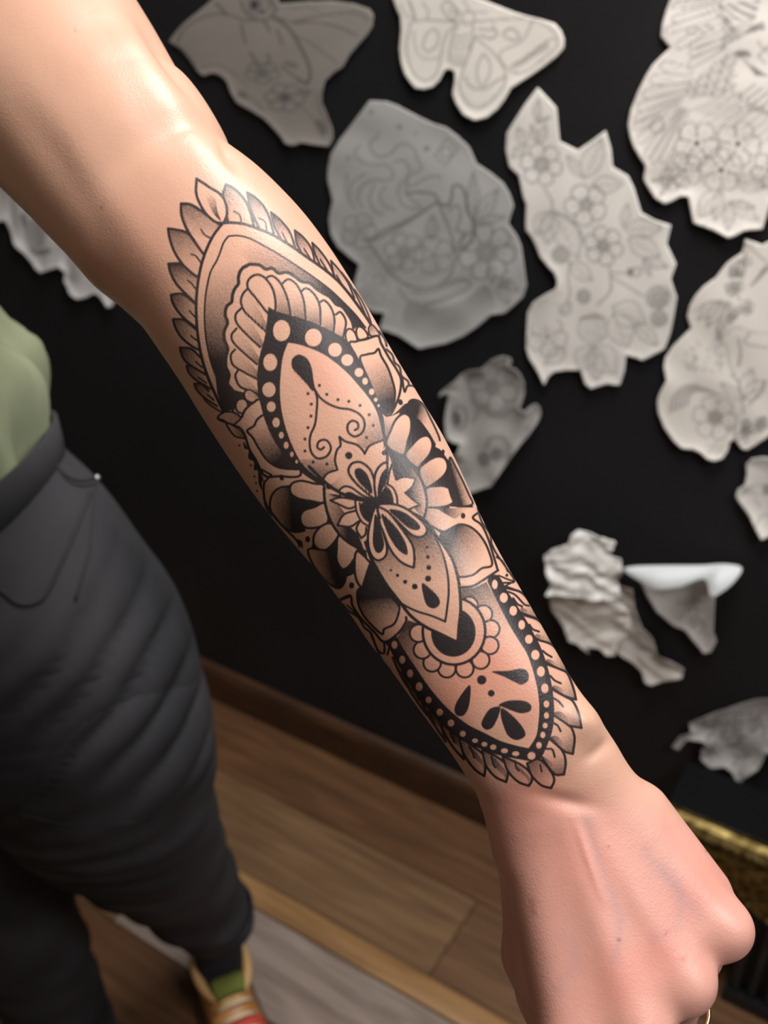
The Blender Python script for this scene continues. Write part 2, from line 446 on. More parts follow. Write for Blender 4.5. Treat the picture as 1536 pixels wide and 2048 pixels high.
    # right sepals
    s1 = [(1222,505),(1262,490),(1312,522),(1352,600),(1392,682),(1412,742),(1388,770),(1345,700),(1285,620),(1225,570)]
    T.clear(s1); T.shade(s1, (1250,560), (1345,590), .97, .12); T.line(s1, 3, True)
    T.clear([(1412,745),(1460,800),(1490,860),(1465,860),(1420,800),(1385,775)]); T.dot(1432, 810, 10, 16)
    # left ground
    T.fill([(700,1040),(600,990),(500,1010),(420,1030),(375,1090),(370,1160),(400,1210),(450,1270),(520,1302),(600,1290),(640,1330),(620,1400),(606,1450),(640,1530),(760,1600),(960,1500),(900,1300)], .97)
    s2 = [(370,1160),(375,1090),(412,1040),(470,1024),(505,1050),(560,1110),(560,1180),(570,1270),(590,1290),(520,1302),(452,1270),(402,1212)]
    T.clear(s2); T.shade(s2, (385,1160), (540,1150), .02, .97, gam=.8); T.line(s2, 3.2, True)
    T.shade([(590,1270),(640,1270),(700,1260),(650,1310),(630,1360),(590,1300)], (600,1290), (700,1260), .1, .6)
    T.dot(600, 1347, 15, 19)
    T.dot(440, 968, 14, 20, rot=-.3)
    T.dot(1170, 505, 15, 19, rot=-.4)
    # petals right / left
    for q in [[(1085,770),(1110,680),(1142,612),(1190,575),(1231,600),(1236,672),(1216,742),(1186,830)],
              [(1200,835),(1240,770),(1290,722),(1340,713),(1367,760),(1352,822),(1302,882),(1268,905)],
              [(1285,925),(1330,872),(1392,840),(1442,850),(1461,900),(1440,952),(1380,1002),(1322,1025)],
              [(1325,1040),(1390,1020),(1450,1024),(1502,1060),(1502,1112),(1460,1142),(1390,1152),(1328,1150)],
              [(1325,1160),(1390,1154),(1462,1170),(1512,1210),(1532,1262),(1500,1302),(1440,1302),(1370,1272),(1315,1225)]]:
        T.cell(q, 3.5, (((q[0][0]+q[-1][0])/2, (q[0][1]+q[-1][1])/2), q[3], .4, -.12))
    for q in [[(700,1020),(640,1005),(560,988),(500,1008),(494,1060),(540,1096),(620,1112),(700,1118)],
              [(705,1128),(640,1150),(575,1172),(554,1222),(580,1272),(650,1276),(725,1240)],
              [(742,1250),(680,1270),(640,1322),(640,1382),(690,1416),(742,1390),(792,1310)],
              [(795,1325),(778,1412),(780,1482),(818,1532),(872,1490),(905,1395)]]:
        T.cell(q, 3.5)
    T.frame(560, 860, 3.072)
    T.cell([(478,745),(458,822),(470,922),(512,972),(552,922),(572,845)], 3.5)
    # sepals lower right/left of the flower
    s3 = [(1040,190),(1050,172),(1082,232),(1122,312),(1162,400),(1184,452),(1142,468),(1086,466),(1050,400),(1030,300)]
    T.clear(s3); T.shade(s3, (1060,320), (1130,300), .95, .1); T.line(s3, 3, True)
    T.dot(1002, 135, 9, 14)
    T.clear([(1040,470),(1100,475),(1180,470),(1240,560),(1320,850),(1250,760),(1110,600)], False)
    T.shade([(960,475),(1040,480),(1100,478),(1160,470),(1100,530),(1060,540)], (1000,490), (1130,490), .85, .1)
    T.dot(1125, 527, 14, 18)
    T.line([(1180,470),(1140,470),(1090,470)], 3)
    T.line([(1222,505),(1185,540),(1236,582),(1272,650),(1302,740),(1338,862)], 3.4)
    s4 = [(985,650),(1050,605),(1110,580),(1180,602),(1240,662),(1282,742),(1302,830),(1240,850),(1180,892),(1090,896),(1060,800),(1020,720)]
    T.clear(s4); T.shade(s4, (1010,680), (1250,800), .97, .0, gam=.75); T.line(s4, 3.4, True)
    T.line([(1098,966),(1180,960),(1252,920),(1340,862)], 3.6)
    # left lower sepals
    T.fill([(560,800),(500,960),(480,1000),(560,1080),(640,1120),(740,1100),(700,1000),(620,880)], .97)
    s5 = [(478,985),(480,1062),(522,1152),(622,1252),(642,1222),(702,1190),(732,1110),(722,1070),(640,980),(560,850),(520,960)]
    T.clear(s5); T.shade(s5, (600,1000), (620,1210), .95, .0, gam=.85); T.line(s5, 3.4, True)
    T.line([(370,1040),(432,1018),(446,1080),(500,1160),(580,1242),(640,1302),(722,1252),(772,1182),(775,1150)], 3.6)
    T.line([(360,1050),(432,1022)], 3.2)
    s6 = [(172,745),(192,728),(240,735),(290,745),(345,800),(350,850),(402,868),(398,932),(362,972),(302,944),(242,884),(192,806)]
    T.clear(s6); T.shade(s6, (215,830), (340,800), .1, .97); T.line(s6, 3.2, True)
    T.dot(440, 955, 16, 20)
    T.dot(170, 672, 14, 18)
    T.line([(105,680),(130,690),(135,720)], 3)
    # ---- the flower's round centre
    disc = T.ell(585, 440, 315, 315, 0, 40)
    core = [(650,125),(722,146),(782,190),(842,262),(882,340),(902,430),(896,502),(880,560),(800,560),(700,500),(600,470),(560,560),(530,700),(520,745),(420,690),(350,622),(300,532),(275,440),(270,365),(400,420),(560,440),(640,360),(650,200)]
    T.clear(core, False)
    # right half: shaded wedge and toothed star
    wr = [(660,130),(722,148),(782,192),(842,264),(880,340),(898,430),(892,500),(875,540),(820,478),(862,462),(828,432),(770,385),(812,350),(832,298),(760,288),(712,308),(700,260),(688,205)]
    T.clear(wr, False); T.shade(wr, (900,330), (740,330), .1, .97, sm=False, gam=.7)
    for q in [[(660,330),(672,260),(690,208)], [(690,208),(702,262),(714,306)], [(714,306),(762,288),(834,298)], [(834,298),(812,350),(770,386)], [(770,386),(822,432),(862,460)], [(862,460),(820,476),(790,490)]]:
        T.line(q, 3.2)
    T.fill([(650,350),(682,380),(698,440),(690,460),(640,452),(600,440),(620,390)])
    T.line([(640,325),(690,352),(716,402),(722,456)], 3)
    T.line([(645,345),(676,378),(692,430)], 3)
    # left half
    wl = [(272,370),(276,440),(302,532),(352,622),(422,690),(518,742),(500,690),(480,640),(430,592),(352,584),(400,512),(360,460),(310,432),(360,420)]
    T.clear(wl, False); T.shade(wl, (290,560), (430,560), .15, .85, sm=False)
    for q in [[(310,432),(372,415),(462,428)], [(310,434),(360,456),(420,482),(466,470)], [(352,586),(392,520),(470,494)], [(352,586),(430,594),(486,560)], [(490,560),(470,610),(500,665)], [(500,665),(525,640),(530,600)]]:
        T.line(q, 3.2)
    T.fill([(300,395),(360,398),(420,425),(520,440),(580,440),(560,470),(520,440),(460,420),(380,420)])
    T.line([(462,440),(470,500),(500,560),(545,592)], 3)
    T.line([(490,450),(498,500),(520,540),(550,565)], 3)
    T.fill([(500,450),(580,440),(660,445),(690,460),(600,470),(570,520),(540,560),(512,520)])
    T.line([(650,125),(722,146),(782,190),(842,262),(882,340),(902,430),(896,502),(880,550)], 4.2)
    T.line([(270,360),(276,440),(300,532),(350,622),(420,690),(525,748)], 4.2)
    # line of the almond crossing the flower
    T.line([(630,-20),(645,40),(655,110),(660,180),(652,250),(630,320),(595,420)], 4)
    T.line([(180,225),(240,285),(300,340),(380,390),(470,425),(590,440)], 5)
    T.dot(640, 140, 16); T.dot(300, 350, 16)
    # bow above the centre
    T.clear([(370,375),(400,346),(445,358),(505,395),(590,432),(500,430),(430,390)])
    T.line([(590,434),(505,400),(445,358),(400,346),(366,370),(372,402)], 3.2)
    T.fill([(398,392),(430,380),(480,402),(580,437),(500,440),(430,425)])
    b1 = [(588,425),(540,392),(472,332),(426,272),(424,232),(450,202),(500,200),(552,242),(580,312),(592,400)]
    T.cell(b1, 3.6); T.fill([(462,252),(490,238),(530,272),(555,332),(562,388),(520,352),(476,302)])
    T.line([(462,252),(490,238),(530,272),(555,332),(562,388),(520,352),(476,302)], 2, True)
    b2 = [(594,425),(580,340),(585,272),(612,222),(652,200),(660,235),(650,300),(620,370)]
    T.cell(b2, 3.6); T.fill([(604,335),(622,272),(652,238),(650,290),(628,350),(600,395)])
    T.dot(593, 438, 22)
    # ================= lower almond
    AL = [(525,690),(560,790),(602,872),(662,962),(740,1062),(802,1140),(882,1202),(982,1252),(1092,1305)]
    AR = [(690,455),(800,500),(895,560),(962,650),(1022,732),(1062,802),(1092,902),(1106,1002),(1110,1102),(1100,1202),(1092,1305)]
    al = np.vstack([[(590,460)], spline(AR), spline(AL)[::-1]])
    # background tone below the flower, then half circle with scallops
    T.frame(740, 1120, 3.072)
    panel = [(720,130),(760,212),(800,292),(852,392),(912,492),(962,572),(992,652),(1012,722),(1030,802),(1040,902),(1035,992),(1020,1082),(975,1155),(900,1140),(800,1110),(700,1060),(600,1010),(500,932),(420,850),(350,762),(290,672),(230,582),(170,480),(240,380),(330,400),(550,480),(560,180)]
    T.shade([(560,175),(640,170),(715,135),(760,212),(800,292),(852,392),(905,490),(800,520),(640,380),(560,300)], (640,200), (850,480), .62, .0, sm=False, gam=.8)
    T.shade([(235,370),(330,400),(370,440),(420,720),(330,730),(290,672),(230,582),(165,480)], (230,420), (370,730), .7, .0, sm=False, gam=.8)
    for x, y in [(610,280),(697,332),(742,424),(736,525),(680,615),(582,668),(472,668),(382,632),(322,552),(298,450)]:
        T.cell(T.ell(x, y, 54, 54), 3.2)
    T.cell(T.ell(516, 438, 192, 205), 4)
    T.dot(512, 445, 137, 150)
    T.frame(560, 860, 3.072)
    T.clear(al, False)
    T.shade(al, (760,640), (800,960), .75, .0, sm=False, gam=.8)
    T.clear(np.vstack([spline([(940,640),(985,730),(1012,802),(1032,902),(1036,1002),(1026,1102),(1015,1175)]), spline(AR)[::-1][:50]]), False)
    T.clear(np.vstack([spline([(610,870),(680,990),(740,1062),(832,1110),(932,1142),(1015,1175)]), spline(AL)[::-1][:56]]), False)
    T.line(AL, 4.6); T.line(AR[1:], 4.4)
    T.line([(900,570),(945,640),(987,730),(1012,802),(1032,902),(1036,1002),(1026,1102),(1015,1177)], 3.2)
    T.line([(570,800),(620,890),(680,985),(740,1060),(832,1110),(932,1142),(1015,1177)], 3.2)
    for x, y, r in [(903,720,9),(908,780,12),(914,845,15),(910,913,19),(828,962,18),(769,933,13),(722,893,11),(681,862,8)]:
        T.dot(x, y, r)
    T.fill([(872,942),(930,980),(975,1030),(981,1070),(950,1096),(910,1085),(886,1040)])
    # three loops below the centre
    l1 = [(590,470),(560,542),(541,642),(545,722),(570,782),(610,801),(650,772),(657,718),(640,650),(612,560)]
    T.cell(l1, 3.6); T.fill([(582,520),(574,600),(570,692),(590,750),(622,750),(640,702),(622,620),(600,540)])
    l3 = [(602,462),(690,455),(772,482),(852,542),(897,592),(900,630),(870,656),(820,650),(760,600),(680,520)]
    T.cell(l3, 3.6); T.fill([(670,488),(750,500),(820,545),(862,592),(842,616),(790,602),(730,552)])
    l2a = np.vstack([spline([(598,468),(662,502),(722,572),(780,652),(816,712),(826,782),(822,846)]), spline([(822,846),(772,828),(720,790),(672,722),(640,642),(610,562),(598,468)])[1:-1]])
    T.clear(l2a, False); T.line(np.vstack([l2a, l2a[:1]]), 3.6, sm=False)
    T.fill([(622,515),(680,560),(732,622),(772,692),(784,765),(738,748),(690,690),(650,610)])
    T.line([(590,455),(602,500),(615,540)], 3)
    # ================= wrist part
    T.frame(740, 1120, 3.072)
    # feathers, outer (far) first
    feather(T, [(790,95),(850,120),(885,130)], [(885,130),(850,150),(830,160)], 2.6)
    T.dot(840, 95, 9)
    feather(T, [(830,160),(905,190),(950,240),(962,265)], [(962,265),(930,255),(880,235)], 2.6)
    R = [([(840,172),(930,200),(990,270),(1036,362)], [(1036,362),(985,345),(930,325)], [(880,235),(905,270),(935,285)]),
         ([(950,340),(1030,368),(1090,430),(1132,524)], [(1132,524),(1080,510),(1015,480)], [(980,398),(1000,425),(1038,440)]),
         ([(1030,490),(1120,522),(1180,600),(1216,692)], [(1216,692),(1140,660),(1078,625)], [(1062,558),(1085,578),(1116,596)]),
         ([(1085,640),(1170,672),(1215,700),(1250,790),(1266,858)], [(1266,858),(1190,832),(1118,785)], [(1108,712),(1135,740),(1172,758)]),
         ([(1125,798),(1200,840),(1246,868),(1282,942),(1299,1032)], [(1299,1032),(1212,1012),(1128,950)], [(1130,850),(1160,870),(1186,900)]),
         ([(1132,955),(1215,1012),(1242,1040),(1257,1100),(1246,1192)], [(1246,1192),(1190,1172),(1110,1095)], [(1118,998),(1150,1015),(1172,1052)]),
         ([(1105,1100),(1180,1170),(1202,1240),(1192,1318)], [(1192,1318),(1130,1312),(1050,1205)], [(1085,1160),(1120,1165),(1135,1210)])]
    for i, (u, l, v) in enumerate(R):
        tip = u[-1]; base = u[0]
        mid = ((base[0]+tip[0])/2, (base[1]+tip[1])/2)
        feather(T, u, l, 3.6, v, (mid, tip, .02, .6), 3.2)
        ql = [l[-1], l[1], ((l[0][0]+l[1][0])/2-10, (l[0][1]+l[1][1])/2-25), ((v[0][0]+l[1][0])/2, (v[0][1]+l[1][1])/2)]
        T.shade(ql, l[-1], ql[2], .6, .2, mode='max')
        T.line(spline(u), 3.6, sm=False); T.line(spline(l), 3.6, sm=False)
    Lf = [([(195,690),(240,760),(262,805)], [(262,805),(225,770),(180,690),(140,600)], None),
          ([(262,790),(310,860),(352,955)], [(352,955),(290,870),(240,790),(200,690)], [(270,800),(300,860)]),
          ([(340,880),(400,960),(430,1000),(465,1118)], [(465,1118),(400,1020),(345,930),(320,850)], [(360,930),(395,1000)]),
          ([(430,975),(500,1040),(560,1110),(576,1224)], [(576,1224),(510,1150),(455,1060),(430,985)], [(490,1065),(520,1120)]),
          ([(550,1085),(640,1150),(700,1200),(710,1260),(702,1328)], [(702,1328),(640,1282),(575,1190),(548,1090)], [(610,1150),(630,1185),(640,1215)]),
          ([(690,1165),(780,1210),(840,1260),(848,1310),(836,1364)], [(836,1364),(770,1332),(712,1262),(690,1170)], [(745,1205),(755,1250),(770,1275)]),
          ([(815,1205),(930,1260),(985,1310),(996,1350),(976,1388)], [(976,1388),(910,1362),(850,1300),(815,1210)], [(890,1235),(900,1280),(915,1295)]),
          ([(965,1250),(1040,1225),(1105,1290),(1132,1350),(1112,1402)], [(1112,1402),(1050,1382),(992,1322),(965,1250)], None)]
    for u, l, v in Lf:
        tip = u[-1]; base = u[0]
        feather(T, u, l, 3.6, v, (base, tip, .65, -.1), 3)
        if v: T.shade([v[0], v[-1], (v[-1][0]+50, v[-1][1]+50), tip, u[-2], ((u[0][0]+u[1][0])/2, (u[0][1]+u[1][1])/2)], v[0], tip, .75, .3, mode='max')
        T.line(spline(u), 3.6, sm=False); T.line(spline(l), 3.6, sm=False)
    T.line([(1045,1260),(1055,1300)], 3)
    # black dotted border
    bo = np.vstack([spline([(735,95),(790,98),(850,200),(912,292),(962,372),(1012,462),(1052,542),(1087,642),(1112,742),(1127,842),(1132,942),(1122,1042),(1092,1132),(1052,1212),(1000,1240)]),
                    spline([(1000,1240),(900,1222),(800,1202),(700,1168),(605,1130),(520,1080),(440,1012),(372,935),(305,848),(230,745),(172,645),(125,555),(105,505)])[1:]])
    bi = np.vstack([spline([(165,470),(180,500),(230,582),(290,672),(350,762),(420,850),(500,932),(600,1010),(700,1060),(800,1110),(900,1140),(975,1156)]),
                    spline([(975,1156),(1020,1082),(1035,992),(1040,902),(1030,802),(1012,722),(992,652),(962,572),(912,492),(852,392),(800,292),(760,212),(720,130)])[1:]])
    T.fill(np.vstack([bo, bi]), .97, False)
    for x, y, r, q in [(767,150,17,28),(822,232,24,30),(880,312,23,29),(932,398,20,28),(976,487,23,27),(1016,583,25,30),(1050,685,24,31),(1074,788,22,29),(1084,885,17,21),(1084,955,15,19),(1076,1017,15,17),(1062,1075,15,19),(1038,1138,17,20),(992,1203,24,23),
                       (895,1190,22,14),(826,1172,21,15),(757,1150,19,16),(703,1132,18,14),(645,1110,18,13),(570,1068,18,18),(497,1002,20,21),(428,935,20,21),(360,860,18,20),(302,778,21,26),(246,697,18,24),(198,613,18,24),(150,522,18,24)]:
        T.dot(x, y, r, q, 0.0)
    # drops and dots of the wrist panel
    T.fill([(748,685),(850,680),(930,667),(970,690),(972,740),(930,766),(880,746),(820,716)])
    T.dot(686, 737, 29); T.dot(745, 819, 21)
    T.fill([(612,768),(616,850),(600,920),(570,958),(530,952),(519,910),(545,850)])
    T.fill([(798,900),(740,912),(702,960),(684,1010),(710,1042),(750,1032),(780,982),(797,935)])
    T.fill([(790,890),(850,864),(940,864),(988,890),(984,928),(930,942),(870,926),(825,908)])
    T.fill([(812,910),(880,960),(940,1030),(954,1080),(902,1107),(850,1082),(820,1020),(802,950)])
    # ================= small marks along the edges of the arm
    T.frame(420, 640, 3.072)
    bird = [(48,606),(88,566),(150,570),(188,602),(150,640),(130,640)]
    T.cell(bird, 3, ((170,580),(100,600),.4,.0))
    T.line([(48,606),(90,622),(112,662),(152,712),(204,728)], 2.8); T.line([(130,640),(190,690),(212,730)], 2.8)
    T.shade([(130,650),(190,690),(205,725),(160,700)], (140,660), (200,720), .1, .6)
    T.dot(100, 630, 8)
    sp = [(205,745),(212,790),(236,800),(236,850),(268,872),(270,920),(292,925),(296,960),(300,1010),(325,1060),(330,1090),(318,1000),(330,985),(308,930),(280,870),(240,800)]
    T.fill(sp)
    T.line([(310,915),(378,952),(332,998)], 3, sm=False)
    T.line([(332,998),(330,1060),(345,1150),(375,1200)], 3.4)
    for x, y in [(180,770),(252,893),(273,962),(283,1002),(290,1050)]: T.dot(x, y, 7)
    T.line([(330,1090),(360,1160),(420,1240),(520,1340),(545,1375)], 3.2)
    T.line([(540,1355),(555,1365),(548,1390)], 4)
    for q in [[(1085,180),(1120,215),(1135,260),(1165,290),(1175,345)], [(1040,70),(1075,120),(1085,160)], [(1175,345),(1215,375),(1222,400)]]:
        T.line(q, 3.2)
    T.line([(1180,345),(1195,440),(1215,405),(1262,412),(1290,460)], 3.2)
    T.frame(560, 860, 3.072)
    T.line([(1215,480),(1238,560),(1290,640),(1300,720)], 3); T.line([(1300,700),(1330,760),(1400,860),(1440,930),(1370,940)], 3)
    T.line([(1330,780),(1370,810),(1400,870)], 2.8); T.dot(1395, 890, 8)
    T.line([(1370,985),(1440,1010),(1500,1070),(1530,1080)], 3)
    T.line([(360,1045),(420,1110),(480,1150),(520,1215),(560,1250),(600,1350),(640,1370),(640,1300)], 3.2)
    T.fill([(400,1070),(440,1110),(500,1170),(480,1140),(430,1085)])
    T.fill([(520,1210),(560,1240),(580,1290),(550,1250)])
    T.dot(640, 1355, 8); T.line([(560,1260),(620,1400),(680,1480)], 3)
    T.line([(640,1300),(670,1330),(660,1380)], 3)
    return T
# ------------------------------------------------------------------ the room: black wall, plank floor
m_wall = material('black_wall_paint', (.012, .012, .0135), .62, 0, .35)
noise_col(m_wall, (.0065, .0065, .0075), (.0115, .0115, .013), 3.0)
noise_bump(m_wall, 160, .0006, .35)
m_base = material('dark_stained_wood', lin(78, 48, 26), .5)
noise_col(m_base, lin(46, 28, 15), lin(76, 48, 27), 9, (1, 14, 14))
m_sub = material('underlay', (.03, .022, .016), .9)

def plank_mat(name, c0, c1, rough=.42):
    m = material(name, c0, rough, 0, .4)
    n, r = noise_col(m, c0, c1, 5.5, (1.0, 11, 11), 6, .3, .7)
    n.inputs['Distortion'].default_value = .6
    noise_bump(m, 24, .0008, .3, (1, 14, 14))
    return m
m_planks = [plank_mat('oak_laminate', lin(80, 57, 38), lin(112, 83, 58)),
            plank_mat('oak_laminate_red', lin(74, 50, 33), lin(106, 75, 50)),
            plank_mat('oak_laminate_pale', lin(92, 68, 47), lin(124, 96, 68)),
            plank_mat('oak_laminate_deep', lin(68, 46, 31), lin(98, 70, 47))]
m_grey = plank_mat('grey_laminate', lin(112, 98, 90), lin(150, 136, 126), .32)
m_strip = plank_mat('light_oak_strip', lin(126, 94, 60), lin(158, 122, 82), .35)

floor = obj('floor', box_mesh('floor', m_sub, -3.2, 2.6, -1.6, WALL+.05, -.06, -.012), kind='structure')
floor.rotation_euler.z = WALL_ROT
rng = np.random.default_rng(11)
edges = [WALL-.001, .985, .827, None, .640, .498, .356, .214, .072, -.07]
row = 0
prev = edges[0]
plank_cache = {}
def plank(u0, u1, n0, n1, mat):
    L, Wd = round(u1-u0, 3), round(n1-n0, 3)
    key = (L, Wd, mat.name)
    if key not in plank_cache:
        plank_cache[key] = box_mesh('plank', mat, -L/2+.0008, L/2-.0008, -Wd/2+.0008, Wd/2-.0008, -.012, 0, .0012, 1)
    o = obj('plank', plank_cache[key], floor); o.location = ((u0+u1)/2, (n0+n1)/2, 0)
    return o
for i, e in enumerate(edges[1:]):
    if e is None:
        prev = .781; continue
    start = [-2.3, -1.62, -1.95, -2.1, -1.5, -1.8, -2.2, -1.7, -2.0, -1.6][i]
    k = 0
    while start < 2.0:
        if i == 3: m = m_grey if -.7 < start+.6 < 1.8 and k > 0 else m_planks[2]
        else: m = m_planks[[0, 3, 1, 2, 1, 0, 2, 3][(i*3+k*2) % 8]]
        plank(start, start+1.18, e, prev, m); start += 1.18; k += 1
    prev = e
# oak joining strip lying between the two floor areas (rounded top)
prof = [(-.022, 0), (-.020, .002), (-.012, .0038), (0, .0045), (.012, .0038), (.020, .002), (.022, 0)]
v = [(u, .804+y, z) for u in (-2.4, 2.2) for y, z in prof]; n = len(prof)
f = [(i, i+1, n+i+1, n+i) for i in range(n-1)]+[tuple(range(n))[::-1], tuple(range(n, 2*n)), (0, n, 2*n-1, n-1)]
t1 = obj('trim_1', new_mesh('trim_1', v, f, m_strip, False), kind='structure'); t1.rotation_euler.z = WALL_ROT

wall = obj('wall_back', box_mesh('wall_back', m_wall, -3.2, 2.6, WALL, WALL+.1, 0, 2.6), kind='structure')
wall.rotation_euler.z = WALL_ROT
prof = [(0, 0), (-.014, 0), (-.014, .066), (-.011, .076), (-.006, .083), (0, .087)]
v = [(u, WALL-.0005+y, z+.0002) for u in (-3.1, 2.5) for y, z in prof]; n = len(prof)
f = [(i, i+1, n+i+1, n+i) for i in range(n-1)]+[tuple(range(n))[::-1], tuple(range(n, 2*n)), (n-1, 0, n, 2*n-1)]
bb = obj('baseboard_back', new_mesh('baseboard_back', v, f, m_base, False), kind='structure'); bb.rotation_euler.z = WALL_ROT
# ------------------------------------------------------------------ pencil drawings on cut-out paper
D = Ink(-420, -240, 2200, 1860, 9)
PW = 2.6
def fl(x, y, r, n=5, rot=0., w=PW, v=.5, core=.28, sq=1.0, tilt=0.):
    """open flower: n round petals with a veined heart"""
    for i in range(n):
        a = rot+i*2*PI/n
        P = []
        for t, k in [(-.42, .3), (-.5, .62), (-.34, .93), (0, 1.0), (.34, .93), (.5, .62), (.42, .3)]:
            b = a+t*2*PI/n*.98
            P.append((r*k*math.cos(b), r*k*math.sin(b)*sq))
        c, s = math.cos(tilt), math.sin(tilt)
        D.line([(x+p*c-q*s, y+p*s+q*c) for p, q in P], w, val=v)
        D.line([(x+.3*r*math.cos(a), y+.3*r*math.sin(a)*sq), (x+.62*r*math.cos(a+.1), y+.62*r*math.sin(a+.1)*sq)], w*.7, val=v*.6)
    D.dot(x, y, r*core, val=v*.55); D.ring(x, y, r*core, w=w*.8, val=v)
    for i in range(9):
        a = i*.7; D.dot(x+r*core*.6*math.cos(a), y+r*core*.6*math.sin(a), r*.05, val=v)
def lf(x0, y0, x1, y1, wd=.32, w=PW, v=.42, veins=5):
    """leaf from stalk to tip"""
    dx, dy = x1-x0, y1-y0; nx, ny = -dy*wd, dx*wd
    A = [(x0, y0), (x0+.3*dx+nx*.8, y0+.3*dy+ny*.8), (x0+.62*dx+nx*.8, y0+.62*dy+ny*.8), (x1, y1)]
    B = [(x0, y0), (x0+.3*dx-nx*.8, y0+.3*dy-ny*.8), (x0+.62*dx-nx*.8, y0+.62*dy-ny*.8), (x1, y1)]
    D.line(A, w, val=v); D.line(B, w, val=v); D.line([(x0, y0), (x0+.5*dx+nx*.08, y0+.5*dy+ny*.08), (x1, y1)], w*.7, val=v*.8)
    for i in range(veins):
        t = .2+.6*i/max(1, veins-1); k = .62*(1-abs(t-.45))
        for s in (1, -1):
            D.line([(x0+t*dx, y0+t*dy), (x0+(t+.14)*dx+s*nx*k, y0+(t+.14)*dy+s*ny*k)], w*.6, val=v*.55)
def berry(x, y, r, v=.55, w=2.2):
    D.shade(D.ell(x, y, r, r*1.05), (x-r, y-r), (x+r, y+r), .12, .4, stip=.2)
    for i in range(7):
        a = i*2*PI/7; D.ring(x+.62*r*math.cos(a), y+.62*r*math.sin(a), r*.36, w=w*.7, val=v)
    D.ring(x, y, r*.38, w=w*.7, val=v); D.ring(x, y, r, w=w, val=v)
def plume(p0, p1, r, w=PW, v=.5):
    """long narrow feather with a round end at p1"""
    x0, y0 = p0; x1, y1 = p1; dx, dy = x1-x0, y1-y0; L = math.hypot(dx, dy); nx, ny = -dy/L*r, dx/L*r
    D.line([(x0+nx*.5, y0+ny*.5), (x0+.6*dx+nx, y0+.6*dy+ny), (x0+.92*dx+nx*.9, y0+.92*dy+ny*.9), (x1, y1), (x0+.92*dx-nx*.9, y0+.92*dy-ny*.9), (x0+.6*dx-nx, y0+.6*dy-ny), (x0-nx*.5, y0-ny*.5)], w, val=v)
    D.line([p0, (x0+.85*dx, y0+.85*dy)], w*.6, val=v*.5)

P_OUT = {}
# ---- bat-winged creature, top left
D.frame(320, 0, 3.339)
P_OUT['bat'] = D._t([(60,280),(110,215),(160,160),(220,110),(300,45),(350,0),(400,-70),(520,-125),(700,-130),(780,-60),(800,25),(870,20),(1000,10),(1150,5),(1300,25),(1400,60),(1430,100),(1420,180),(1390,230),(1330,300),(1270,370),(1225,450),(1170,485),(1110,540),(1090,620),(1090,690),(1120,760),(1160,860),(1165,930),(1140,975),(1040,965),(960,950),(900,970),(850,955),(790,880),(700,790),(620,740),(520,685),(480,620),(450,540),(400,500),(350,490),(290,510),(250,470),(200,400),(140,330)])
D.dot(635, 32, 30, 34, .9); D.ring(635, 32, 48, 52, 3, val=.45); D.dot(740, 40, 22, 26, .25); D.dot(690, 78, 26, 16, .5)
D.line([(545,0),(560,60),(600,100),(650,125)], 4.5, val=.5); D.line([(700,-20),(770,20),(780,70),(740,110)], 4.5, val=.5)
D.line([(120,280),(170,190),(280,120),(400,90),(470,100),(560,130),(650,135),(740,130)], 4, val=.42)
D.line([(380,25),(420,60),(440,95)], 5, val=.5)
D.line([(120,290),(200,370),(260,450),(360,430),(440,450),(520,510),(590,580)], 3, val=.3)
D.line([(760,110),(860,180),(910,250),(960,340),(1000,430),(1010,500),(990,555),(930,530)], 6, val=.5)
D.line([(760,115),(900,140),(1050,110),(1200,90),(1320,85),(1395,130)], 4, val=.4)
D.line([(900,150),(1050,150),(1200,180),(1320,235)], 4, val=.42)
D.line([(920,240),(1020,290),(1100,350),(1185,415)], 3.4, val=.36)
D.line([(880,60),(1000,50),(1080,75)], 3, val=.3)
for q in [[(550,160),(560,220),(580,290)], [(790,200),(810,250),(825,295)], [(700,140),(725,180),(740,210)], [(610,350),(640,400),(665,460)], [(720,360),(740,390),(720,430)]]:
    D.line(q, 5, val=.42)
D.dot(885, 430, 50, 20, .32, rot=.3)
D.line([(820,440),(880,490),(940,530),(990,555)], 4.5, val=.42)
fl(690, 485, 120, 5, .3, 3.4, .42, .22, .6); fl(840, 650, 130, 6, .1, 3.4, .42, .2, .75); D.dot(840, 650, 34, 30, .5)
D.dot(560, 630, 40, 18, .4, rot=.5); D.dot(975, 615, 45, 28, .3)
D.line([(920,690),(1000,760),(1060,860),(1100,930)], 3, val=.35); D.dot(1080, 850, 26, 60, .38, rot=-.5)
D.line([(520,640),(620,660),(700,740)], 3, val=.35)
# ---- moth
D.frame(770, 0, 4.042)
P_OUT['moth'] = D._t([(70,0),(100,80),(130,140),(135,250),(120,400),(135,500),(165,590),(210,660),(255,710),(330,720),(400,700),(450,650),(490,570),(530,555),(570,580),(575,650),(555,760),(580,830),(640,920),(740,970),(840,945),(920,880),(980,800),(1030,710),(1100,665),(1200,600),(1300,530),(1400,450),(1450,390),(1455,320),(1430,250),(1380,190),(1280,160),(1150,130),(1050,100),(900,40),(750,-20),(500,-120),(200,-140),(60,-80)])
D.line([(250,170),(200,260),(180,400),(210,530),(260,610),(340,650),(420,600),(450,500),(470,380),(500,280),(560,180)], 3.4, True, val=.42)
D.line([(240,250),(250,380),(300,460),(380,480),(440,460)], 3, val=.36); D.line([(330,300),(310,370),(350,415),(420,370),(440,280),(400,240),(350,260)], 3.4, True, val=.42)
D.line([(740,300),(640,560),(610,680),(640,790),(700,860),(790,870),(900,780),(970,680),(970,560),(880,430),(760,320)], 3.4, True, val=.42)
